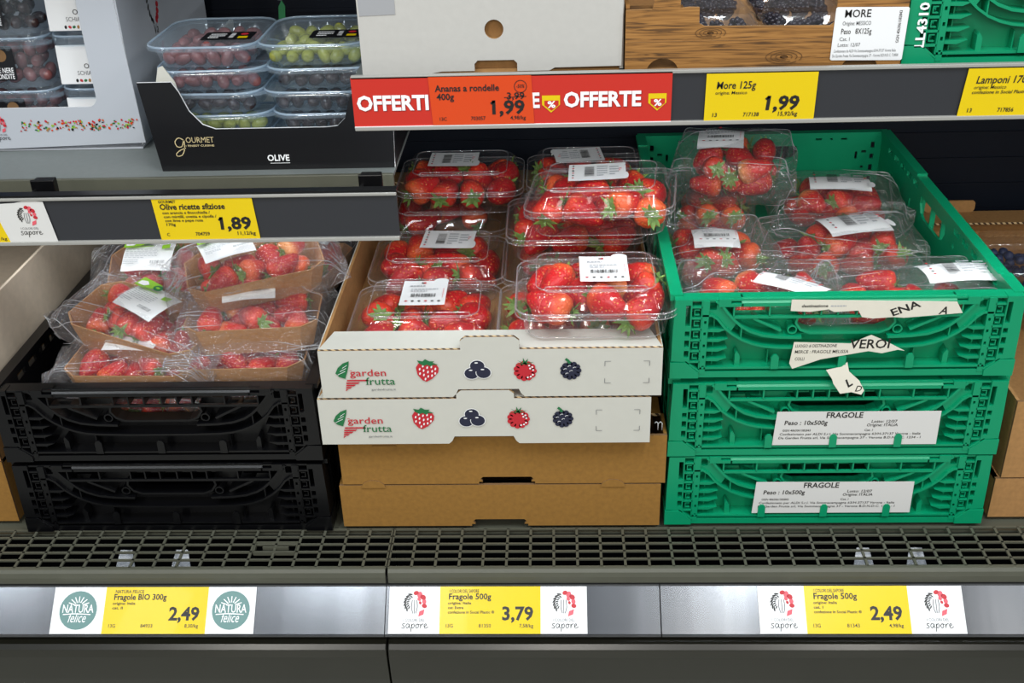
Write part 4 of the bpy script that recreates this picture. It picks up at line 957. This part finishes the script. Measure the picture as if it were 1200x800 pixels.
punnet((.0300, Y2, ZW+LV), 0, 'clear strawberry box carrying the tilted one on its lid', 12, 29, None, pale=.3, grp='clear box under the tilted one')
punnet((.0480, 1.2010, .8730), 0, 'clear strawberry box at the very front, resting on the edge of the white carton', 13, 30, 'barcode', (.011, .004, .0), pale=.35, grp='front clear box on the carton edge')
punnet((.0640, 1.3520, .9370), rad(-7), 'clear strawberry box stacked highest, slightly tilted, next to the green crate', 13, 31, 'tab', (-.006, .012, .08), ry=rad(-3), pale=.32, grp='highest tilted clear box')

# ------------------------------------------------------------------ film wraps
def film_mesh(L, Wd, H, seed, matn, fin=.034, top=.0, amp=.0025, crush=1., botnoise=.2):
    """wrapping film around a tray: tight box with gathered, crinkled ends"""
    b = MB(); n = 40; rings = []; so = Vector((seed*7.3, seed*1.7, 0))
    st = []
    a = L/2
    for t in (-1., -.8, -.55, -.3, -.1): st.append((-a+fin*t, t))
    for k in range(13): st.append((-a+.002+(L-.004)*k/12, 0))
    for t in (.1, .3, .55, .8, 1.): st.append((a+fin*t, t))
    for x, t in st:
        ring = []; at_ = abs(t); sq = 1-at_
        hh = H*(sq**1.5)*1+.002; ww = Wd*(1-.12*at_*crush); zc = H*.5*(1-at_*.15)
        edge = min(1, (a-abs(x))/.012) if at_ == 0 else 0
        for k in range(n):
            th = 2*PI*k/n; c, s = math.cos(th), math.sin(th); e = .35
            y = ww/2*math.copysign(abs(c)**e, c); z = zc+hh/2*math.copysign(abs(s)**e, s)
            if s > 0: z += top*(1-(2*x/L)**2 if at_ == 0 else 0)*(1-c*c)
            p = Vector((x*30, y*30, z*30)); q = noise.noise(p+so); q2 = noise.noise(p*2.7+so)
            am = amp*(1+3.2*at_) if z > H*.2 or at_ > 0 else amp*botnoise
            d = am*(q+.6*q2)
            if at_ > 0: z += .012*at_*math.sin(y*170+seed*2+q*3)*crush+.006*at_*q2; xx = x+.008*q*at_
            else: xx = x
            ring.append((xx, y+d*c*1.4, z+(d if s > -.2 else 0)))
        rings.append(ring)
    b.loft(rings, matn)
    # gathered folds: fine ridges running in from both ends and across the top, whitened to stand in for glints
    r = random.Random(seed*13+1); ns = len(rings)
    for q in range(44):
        e = q % 2; k = r.choice([c for c in range(n) if c < n//2+4 or c > n-5]); i0 = 0 if r.random() < .6 else r.randint(1, 4); ln = r.randint(3, 9); dk = r.choice((-1, 0, 0, 1)); P = []
        for i in range(i0, min(ns-1, i0+ln)):
            ii = i if e == 0 else ns-1-i; k = (k+(dk if r.random() < .45 else 0)) % n; a_ = Vector(rings[ii][k]); P.append(a_+Vector((0, 0, .0006 if a_.z > H*.4 else 0))+(Vector((0, -.0006, 0)) if a_.y < 0 else Vector((0, .0006, 0))))
        if len(P) > 2: m_ = len(P); b.tube(P, [r.uniform(.0003, .0007)*math.sin(PI*(j+.4)/m_)+.00012 for j in range(m_)], 'film_crease_glint', 5)
    return b
def film_punnet(loc, rot, label, n, seed, st, grp, L=.180, Wd=.122, H=.056, stk='tab', pale=.2, fin=.012):
    t = thing('wrapped_punnet', label, 'punnet', loc, rot, 'film-wrapped strawberry punnets in the green crate')
    b = MB()
    b.loft([rrect(L-.030, Wd-.026, .016, .0015, amp=.001), rrect(L-.026, Wd-.022, .018, .004, amp=.0012), rrect(L-.012, Wd-.010, .018, H-.010, amp=.0012), rrect(L-.008, Wd-.006, .018, H-.006), rrect(L-.002, Wd, .019, H-.005)], 'pet', cap1=False)
    b.build('tray', t)
    film_mesh(L+.006, Wd+.008, H+.009, seed, 'film', fin, .004).build('film', t, subsurf=1)
    sticker(t, st[3] if len(st) > 3 else .082, st[4] if len(st) > 4 else .052, Matrix.Translation((st[0], st[1], H+.0165)) @ Matrix.Rotation(st[2], 4, 'Z'), stk, seed, curl=.004, bend=-.004)
    M = mworld(loc, rot)
    for k, m in pack(n, L-.028, Wd-.024, .0045, H+.004, seed, 1.06, pale): put_berry(k, M @ m, 'ripe strawberry in the '+grp, 'strawberries in the '+grp)
    return t
ZG = .8320
film_punnet((.2500, 1.2280, ZG+.010), (0, 0, rad(-4)), 'film-wrapped strawberry punnet at the front near the carton, label curling over the crate rim', 13, 41, (.036, -.024, rad(-32), .086, .034), 'wrapped punnet at the front near the carton')
film_punnet((.4300, 1.2320, ZG+.016), (0, 0, rad(2)), 'film-wrapped strawberry punnet at the crate front, below the rim, beside the kraft stack', 7, 42, (.062, .0, rad(2), .088, .050), 'wrapped punnet at the front by the kraft stack', H=.048)
film_punnet((.2180, 1.3800, ZG+.002), (0, 0, rad(8)), 'film-wrapped strawberry punnet in the second row against the crate wall near the carton', 12, 43, (-.006, -.018, rad(-10), .060, .060), 'wrapped punnet in the second row near the carton', L=.140, Wd=.125, stk='barcode')
film_punnet((.3900, 1.4000, ZG), (0, 0, rad(4)), 'film-wrapped strawberry punnet in the middle of the crate with a big slanting label', 13, 44, (.018, .004, rad(8), .088, .060), 'wrapped punnet in the crate middle', L=.195)
film_punnet((.4200, 1.5650, ZG), (0, 0, rad(-4)), 'film-wrapped strawberry punnet behind the one in the crate middle', 12, 45, (.004, -.005, rad(-4), .088, .052), 'wrapped punnet in the back row', L=.170)
film_punnet((.2350, 1.5500, ZG), (0, 0, rad(80)), 'film-wrapped strawberry punnet underneath the raised one at the back', 11, 46, (0, .03, 0, .01, .01), 'wrapped punnet under the raised one', L=.165)
film_punnet((.2660, 1.5600, ZG+.0650), (rad(6), rad(-3), rad(-14)), 'film-wrapped strawberry punnet raised highest in the green crate, below the yellow blackberry tag', 13, 47, (-.018, .010, rad(4), .066, .060), 'raised wrapped punnet', L=.150, Wd=.130, H=.060, stk='barcode')

def bio_punnet(loc, rot, label, n, seed, st, grp, L=.168, Wd=.108, H=.038, fin=.026, over=.012):
    t = thing('card_punnet', label, 'punnet', loc, rot, 'organic strawberry trays in the black crate')
    b = MB(); c = .016
    def octo(w, d, cc, z): w /= 2; d /= 2; return [(w-cc, -d, z), (w, -d+cc, z), (w, d-cc, z), (w-cc, d, z), (-w+cc, d, z), (-w, d-cc, z), (-w, -d+cc, z), (-w+cc, -d, z)]
    b.loft([octo(L-.020, Wd-.018, c, 0), octo(L, Wd, c+.003, H), octo(L-.003, Wd-.003, c+.003, H), octo(L-.022, Wd-.020, c, .0015)], 'kraft_tray', smooth=False)
    b.build('card_tray', t)
    film_mesh(L+.004, Wd+.004, H+.004+over, seed, 'film_bag', fin, .008, .0030).build('film', t, subsurf=1)
    if st: sticker(t, .066, .056, Matrix.Translation((st[0], st[1], H+(st[3] if len(st) > 3 else .0265))) @ Matrix.Rotation(st[2], 4, 'Z'), 'organic', seed, curl=.005, bend=-.004)
    M = mworld(loc, rot)
    for k, m in pack(n, L-.030, Wd-.027, .004, H+over, seed, .92, .12): put_berry(k, M @ m, 'ripe strawberry in the '+grp, 'strawberries in the '+grp)
    return t
bio_punnet((-.4000, 1.2270, .7790), (0, 0, rad(2)), 'wrapped card tray of strawberries lowest at the front by the white carton', 11, 61, None, 'lowest card tray by the white carton', fin=.010)
bio_punnet((-.3850, 1.2480, .8230), (0, 0, rad(5)), 'wrapped card tray of strawberries second from the top by the white carton', 11, 62, (-.005, .012, rad(6)), 'card tray under the topmost one', fin=.015)
bio_punnet((-.3900, 1.3020, .8680), (rad(4), rad(-4), rad(19)), 'wrapped card tray of strawberries lying topmost, tilted, below the 1,89 tag', 12, 63, (-.030, .012, rad(8)), 'topmost card tray', L=.175)
bio_punnet((-.5350, 1.2170, .7760), (0, 0, rad(-1)), 'wrapped card tray of strawberries lowest at the front, away from the white carton', 11, 64, (.0, .0, rad(-4)), 'lowest card tray at the front')
bio_punnet((-.5320, 1.2500, .8180), (rad(6), rad(9), rad(-17)), 'wrapped card tray of strawberries slanting down over the lowest front one', 11, 65, (.004, .004, rad(-14)), 'slanting card tray', L=.180)
bio_punnet((-.5450, 1.3800, .8300), (rad(18), 0, rad(10)), 'wrapped card tray of strawberries propped up with a crinkled label behind the slanting one', 10, 66, (-.012, .0, rad(-6)), 'propped-up card tray', L=.14)
bio_punnet((-.3500, 1.4150, .8150), (0, rad(4), rad(80)), 'wrapped card tray of strawberries behind the topmost one, against the white carton side', 10, 67, (.04, .0, rad(0)), 'card tray at the back by the white carton', L=.15, Wd=.095, fin=.012)
bio_punnet((-.5000, 1.5300, .8350), (rad(4), 0, rad(10)), 'wrapped card tray of strawberries furthest back, half behind the middle rail', 10, 68, None, 'card tray furthest back')
for x, y, l, s in ((-.5350, 1.2190, 'wrapped card tray of strawberries seen through the black crate handle', 69), (-.4000, 1.2270, 'wrapped card tray of strawberries on the crate floor, at the handle end by the carton', 70)):
    bio_punnet((x, y, .7230), (0, 0, 0), l, 11 if s == 69 else 7, s, None, fin=.012, H=.030, over=.020, grp='card tray behind the black crate handle' if s == 69 else 'card tray on the crate floor')

# ------------------------------------------------------------------ blueberries and blackberries
def clam(name, label, loc, w, d, h, cat='punnet', group=None):
    t = thing(name, label, cat, loc, (0, 0, 0), group); b = MB()
    b.loft([rrect(w-.016, d-.016, .012, .001, ne=4), rrect(w-.008, d-.008, .013, h*.62, ne=4), rrect(w, d, .014, h*.64, ne=4)], 'pet', cap1=False); b.build('base', t)
    b = MB(); b.loft([rrect(w, d, .014, h*.66, ne=4), rrect(w-.008, d-.008, .013, h*.68, ne=4), rrect(w-.014, d-.014, .012, h*.97, ne=4), rrect(w-.024, d-.024, .010, h, ne=4)], 'pet', cap0=False); b.build('lid', t)
    return t
def sphere(R, m, seed=0, sq=1., seg=14):
    b = MB(); b.lathe([(R*max(.02, math.sin(PI*k/8)), -R*sq*math.cos(PI*k/8)) for k in range(9)], m, seg); return b
bb = sphere(.0080, 'berry_blue', 0, .85); bb.lathe([(.0022, .0066), (.0030, .0074), (.0018, .0072)], 'berry_blue', 8); bproto = bb.build('blueberry'); bused = False
for i, (x, y) in enumerate(((.722, 1.655), (.700, 1.535))):
    clam('blueberry_punnet', ('clear box of blueberries at the back of the kraft carton', 'clear box of blueberries nearer the front of the kraft carton')[i], (x+.03, y, .6660+.045), .125, .108, .05, group='clear boxes of blueberries')
    r = random.Random(90+i)
    for j in range(36):
        gx, gy = j % 7, j // 7
        o = bproto if not bused else bproto.copy()
        if bused: C.objects.link(o)
        bused = True; o.location = (x+.03-.048+gx*.0158+(gy % 2)*.003, y-.040+gy*.0160, .7190+r.uniform(0, .012)); o.rotation_euler = (r.uniform(-.8, .8), r.uniform(-.8, .8), 0)
        o['label'] = ('blueberry in the clear box at the back of the kraft carton', 'blueberry in the clear box nearer the front')[i]; o['category'] = 'blueberry'; o['group'] = ('blueberries in the back box', 'blueberries in the front box')[i]
b = MB(); r = random.Random(5)
for lev in range(6):
    zz = -.009+lev*.0036; R = .0085*math.sqrt(max(.05, 1-(zz/.0125)**2))
    for k in range(max(4, int(R*900))):
        a = 2*PI*k/max(4, int(R*900))+lev*.4; b.add([(R*.8*math.cos(a)+p[0], R*.8*math.sin(a)+p[1], zz+p[2]) for p in sphere(.0030, 'berry_black', seg=7).v], sphere(.0030, 'berry_black', seg=7).f, 'berry_black', None, True)
kproto = b.build('blackberry'); kused = False
for i, (x, y) in enumerate(((.172, 1.226), (.278, 1.222), (.172, 1.345), (.278, 1.345))):
    clam('blackberry_punnet', ('clear box of blackberries behind the carton opening, beside its solid wood-look side', 'clear box of blackberries behind the carton opening, beside the MORE label', 'clear box of blackberries further in, behind the one beside the solid side', 'clear box of blackberries further in, behind the one beside the MORE label')[i], (x, y, 1.1835), .100, .098, .050, group='clear boxes of blackberries')
    r = random.Random(70+i)
    for j in range(12):
        gx, gy = j % 4, j // 4
        o = kproto if not kused else kproto.copy()
        if kused: C.objects.link(o)
        kused = True; o.location = (x-.033+gx*.022, y-.026+gy*.024, 1.2010+r.uniform(0, .012)); o.rotation_euler = (r.uniform(0, 3), r.uniform(0, 3), 0)
        o['label'] = 'blackberry in the '+('clear box beside the solid carton side', 'clear box beside the MORE label', 'further box on the solid side', 'further box on the MORE label side')[i]; o['category'] = 'blackberry'; o['group'] = 'blackberries in the '+('box beside the solid side', 'box beside the MORE label', 'further box on the solid side', 'further box on the label side')[i]

# ------------------------------------------------------------------ black carton and olive tubs
t = thing('black_carton', 'black GOURMET display carton holding stacked olive tubs', 'carton', (-.4890, 1.300, 1.0305)); w, h, d = .292, .112, .40
fr = [(0, 0), (w, 0), (w+.004, h-.018), (w-.045, h-.018), (w-.050, h-.028), (w-.056, .064), (w-.066, .0545), (w-.080, .0530), (.075, .0530), (.060, .059), (.046, .076), (.037, h-.012), (.030, h), (-.012, h)]
b = MB(); b.plate(fr, [], -.0012, 0, 'card_black', MF, edge='paper'); b.plate([(x, y) for x, y in fr], [], -.003, -.0012, 'carton_white', MF, edge='paper'); b.build('front_panel', t)
b = MB()
for x0, s_, e in ((0, 1, -.012), (w, -1, .004)):
    P = [(.003, 0), (d, 0), (d, .10), (.06, .075), (.03, .100), (.003, .112)] if s_ > 0 else [(.003, 0), (d, 0), (d, .115), (.003, .095)]; Mx = Matrix.Translation((x0, 0, 0)) @ Matrix(((0, 0, 1, 0), (1, 0, 0, 0), (0, 1, 0, 0), (0, 0, 0, 1)))
    b.plate(P, [], -.0006, .0006, 'card_black', Mx, edge='paper'); b.plate(P, [], .0006*s_, .0022*s_, 'carton_white', Mx)
b.box(0, w, d-.002, d, 0, .06, 'card_black'); b.box(.001, w-.001, .003, d-.002, 0, .002, 'carton_white'); b.build('body', t)
b = MB(); b.prism([(.018, h-.006), (.024, h+.014), (.030, h+.016), (.036, h+.006), (.042, h-.004), (.046, h-.03), (.036, h-.03), (.024, h-.01)], -.016, -.0145, 'carton_white', MF); b.build('corner_flap', t, (-.012, 0, 0))
b = MB(); q = .0006
b.text('OURMET', .036, .0365, .0058, 'gold', .0, 0, .035, z=q); b.text('• FINEST CUISINE', .0345, .0315, .0019, 'gold', .02, 0, .036, z=q)
b.stroke([(.0345, .0390), (.028, .0430), (.0225, .0385), (.0240, .0320), (.0300, .0320), (.0335, .0400), (.0330, .0300), (.0290, .0215), (.0230, .0195), (.0215, .0225), (.0270, .0270), (.0345, .0300)], .0011, 'gold', q, sm=6)
b.text('OLIVE', .1345, .0115, .0062, 'white_ink', .025, 0, .0275, z=q); b.stroke([(.1375, .0085), (.1620, .0085)], .0006, 'white_ink', q, sm=1); b.build('printing', t, (0, -.0002, 0), FRONT)
OL = {}
for nm in ('olive_green', 'olive_purple', 'olive_black'):
    b = MB(); b.lathe([(.0002, -.0115), (.0030, -.0110), (.0058, -.0084), (.0076, -.0040), (.0080, .001), (.0069, .0064), (.0046, .0096), (.0029, .0106), (.0022, .0100)], nm, 14); b.lathe([(.0023, .0098), (.0020, .0075), (.0004, .0072)], 'olive_black', 10); OL[nm] = b
TUB = {}; oproto = {}
def olive(nm, M, label, group):
    if nm not in oproto: o = oproto[nm] = OL[nm].build('olive')
    else: o = oproto[nm].copy(); C.objects.link(o)
    o.matrix_world = M; o['label'] = label; o['category'] = 'olive'; o['group'] = group
def olive_tub(loc, rot, label, kind, seed, wd, dp, ht, grp, lab=None, tabside=1):
    t = thing('olive_tub', label, 'tub', loc, (0, 0, rot), 'clear olive tubs'); key = (wd, dp)
    if key not in TUB:
        b = MB(); b.loft([rrect(wd*.80, dp*.80, wd*.16, .001, amp=.0006, ne=12), rrect(wd*.82, dp*.82, wd*.17, .004, amp=.0008, ne=12), rrect(wd*.88, dp*.88, wd*.18, ht*.80, amp=.0008, ne=12), rrect(wd*.90, dp*.90, wd*.19, ht*.84, ne=12), rrect(wd*.98, dp*.98, wd*.21, ht*.84, ne=12)], 'pet_blue', cap1=False)
        base = b.build('base', t)
        b = MB(); b.loft([rrect(wd, dp, wd*.22, ht*.80, ne=12), rrect(wd, dp, wd*.22, ht*.93, ne=12), rrect(wd*.96, dp*.96, wd*.21, ht*1.0, ne=12), rrect(wd*.90, dp*.90, wd*.20, ht*.98, ne=12), rrect(wd*.84, dp*.84, wd*.18, ht*.90, ne=12)], 'pet_blue', cap0=False)
        b.tube([(x, y, ht*.98) for x, y, z in rrect(wd*.975, dp*.975, wd*.215, 0)], .0016, 'tub_rim', 6, True)
        b.loft([[(p[0]+wd*.40, p[1]-dp*.40, ht*.86+q) for p in rrect(.034, .022, .010, 0, ne=2)] for q in (0, .002)], 'pet_blue', Matrix.Identity(4))
        TUB[key] = (base, b.build('lid', t))
    else:
        for o in TUB[key]: q = o.copy(); C.objects.link(q); q.parent = t
    if lab == 'top':
        b = MB(); b.plate(rr2(-.030, .034, -.020, .020, .004), [], 0, .0004, 'card_black'); b.lines(-.022, -.014, .02, .026, 3, 'paper', .0007); b.bars(.004, -.012, .006, .024, 'paper', .0007, 1, True); b.poly([(.016, -.014), (.028, -.014), (.028, -.004), (.016, -.004)], 'yellow', .0007); b.disc(.021, .007, .005, 'print_red', z=.0007)
        b.build('label', t, (wd*.14, -.012, ht*.905))
    elif lab == 'front':
        b = MB(); b.plate(rr2(-.05, .022, -.020, .024, .003), [], 0, .0004, 'card_black', MF); b.text('OLIVE NERE', .019, -.010, .0052, 'white_ink', .01, 0, .034, 'R', .0008, MF); b.text('CONDITE', .019, -.018, .0052, 'white_ink', .01, 0, .026, 'R', .0008, MF)
        b.poly([(-.05, .004), (-.012, .004), (-.016, .018), (-.05, .018)], 'blue_label', .0008, MF); b.disc(.005, .012, .008, 'kraft_dark', z=.0006, M=MF); b.build('label', t, (-.012, -dp*.455, ht*.48), (rad(-5), 0, 0))
    elif lab == 'sleeve':
        b = MB(); b.plate(rr2(-.046, .046, -.026, .024, .001), [], 0, .0004, 'paper', MF); b.text('OLIVE', .012, -.006, .0052, 'ink', .005, 0, .024, 'R', .0008, MF); b.text('SCHIACCIATE', .020, -.0145, .0045, 'ink_gray', .0, 0, .042, 'R', .0008, MF); b.text('Mix', .010, .002, .005, 'ink', 0, .3, .010, 'R', .0008, MF)
        for k in range(10): b.disc(-.024+k*.0055, -.0215, .0018, ('ink', 'print_red', 'print_green', 'kraft')[k % 4], .0024, .0008, 8, k, MF)
        for k in range(6): b.disc(.002+.005*math.cos(k), .014+.006*math.sin(k), .0015, 'ink', .0025, .0008, 8, k, MF)
        b.build('label', t, (0, -dp*.47, ht*.46), (rad(-6), 0, 0))
    r = random.Random(seed); M = mworld(loc, (0, 0, rot)); nx = 5; ny = 2
    if kind:
        W2, D2 = wd*.68, dp*.68
        rows = 3 if lab == 'top' else 1; big = ht > .05
        Q = []
        for lay in range(3 if big else 2):
            for q in range(2 if big else rows):
                nn = 5 if big else 6
                for i in range(nn - (lay % 2)):
                    Q.append((-W2/2+W2*(i+.5*(lay % 2))/(nn-1)+r.uniform(-.002, .002), -D2/2+.004+q*(.020 if big else D2*.40)+lay*.006+r.uniform(-.002, .002), .0085+lay*(.0105 if big else .0068)))
        for j, (x, y, z_) in enumerate(Q):
            k = kind if kind != 'mix' else r.choice(('olive_purple', 'olive_black', 'olive_green'))
            olive(k, M @ Matrix.Translation((x, y, (z_+r.uniform(0, .0015))*(1 if ht < .05 else 1.6))) @ Euler((r.uniform(0, 6), r.uniform(0, 6), 0)).to_matrix().to_4x4(), 'olive in the '+grp, 'olives in the '+grp)
    return t
nmL = ['lowest', 'second lowest', 'third from the bottom', 'second from the top', 'topmost']
for c, (x, nm) in enumerate(((-.4270, 'stack beside the white flap'), (-.2900, 'stack beside the white carton'))):
    for k in range(5):
        z = 1.0335+.0287*k; kind = [['olive_green', 'olive_green', 'olive_black', 'olive_purple', 'olive_purple'], ['olive_black', 'olive_black', 'olive_black', 'olive_black', 'olive_green']][c][k]
        lb = nmL[k]+' clear olive tub in the '+nm
        if k == 4: lb = ('clear tub of purple olives on top of the stack beside the white flap', 'clear tub of green olives on top of the stack beside the white carton')[c]
        olive_tub((x+(.004 if k % 2 else -.002), 1.4050+(.004 if k == 1 else 0), z), rad((-2, 1.5, -1, 2, 0)[k]), lb, kind if k > 0 else None, 100+c*10+k, .140, .160, .0287, nmL[k]+' tub of the '+nm, 'top' if k == 4 else None)
b = MB(); b.prism([(0, 0), (.009, .0), (.011, .018), (.007, .026), (.002, .018)], 0, .002, 'print_green', MF); b.prism([(.002, .026), (.008, .026), (.020, .06), (.010, .065)], 0, .002, 'pet_blue', MF)
tag(b.build('green_pouch', None, (-.372, 1.52, 1.165)), 'sliver of a green and clear pouch standing behind the purple olives', 'pouch')

# white display carton at the left
t = thing('white_display_carton', 'white display carton with a cut-out window and a band of coloured dots', 'carton', (-.880, 1.386, 1.0305)); w, h, d = .343, .30, .36
win = rr2(.03, .2895, .0585, .29, .012, 6)
b = MB(); b.plate([(0, .0), (w, .009), (w-.010, h), (0, h)], [win], -.002, 0, 'carton_shaded', MF, edge='paper'); b.build('front_panel', t)
b = MB(); b.box(w-.006, w-.004, .002, d, .006, h, 'carton_shaded'); b.build('side_wall', t)
b = MB(); b.box(0, w-.006, d-.002, d, 0, h, 'carton_shaded'); b.box(0, w-.006, .003, d-.002, .0, .002, 'carton_shaded'); b.build('body', t)
b = MB(); r = random.Random(2)
for i in range(150):
    x = .180+r.random()*.158; y = .0275+r.random()*.014
    b.disc(x, y, r.uniform(.0007, .0018), r.choice(('print_red', 'print_green', 'ink', 'kraft', 'lime', 'print_red', 'orange')), r.uniform(.0010, .0020), .0005+i*.000002, 8, r.uniform(0, 3))
sapore_logo(b, .152, .0345, .9)
b.build('printing', t, (0, -.0002, 0), FRONT)
b = MB(); Ms = Matrix(((0, 0, 1, 0), (1, 0, 0, 0), (0, 1, 0, 0), (0, 0, 0, 1)))
for k in range(9):
    a = rad(100+k*18); b.disc(.128+.018*math.cos(a), .165+.028*math.sin(a), .0050, 'ink', .0022, .0005, 10, a+.8, Ms)
for k in range(8):
    a = rad(-70+k*18); b.disc(.128+.018*math.cos(a), .165+.028*math.sin(a), .0052, 'print_red', .0040, .0005, 10, a, Ms)
script_sapore(b, .105, .095, .010, 'ink', .0005) if False else b.text('Va', .120, .122, .010, 'ink', 0, .3, z=.0005, M=Ms)
b.build('side_printing', t, (w-.004, 0, 0))
for k in range(3):
    olive_tub((-.7150, 1.4760, 1.0330+.0695*k), 0, ('clear tub of dark olives at the foot of the stack in the white display carton', 'clear tub of OLIVE NERE CONDITE in the middle of the window', 'clear tub of dark olives cut by the top edge of the view')[k], 'olive_purple' if k < 2 else 'olive_black', 140+k, .114, .114, .0690, ('foot', 'middle', 'top')[k]+' tub of the dark olive stack', 'front')
    olive_tub((-.6030, 1.4800, 1.0330+.0695*k), 0, ('white-sleeved olive tub at the foot, beside the window edge', 'white-sleeved olive tub in the middle, beside the window edge', 'white-sleeved olive tub on top, beside the window edge')[k], None, 150+k, .106, .110, .0690, 'x', 'sleeve')
print('strawberries', NB[0])
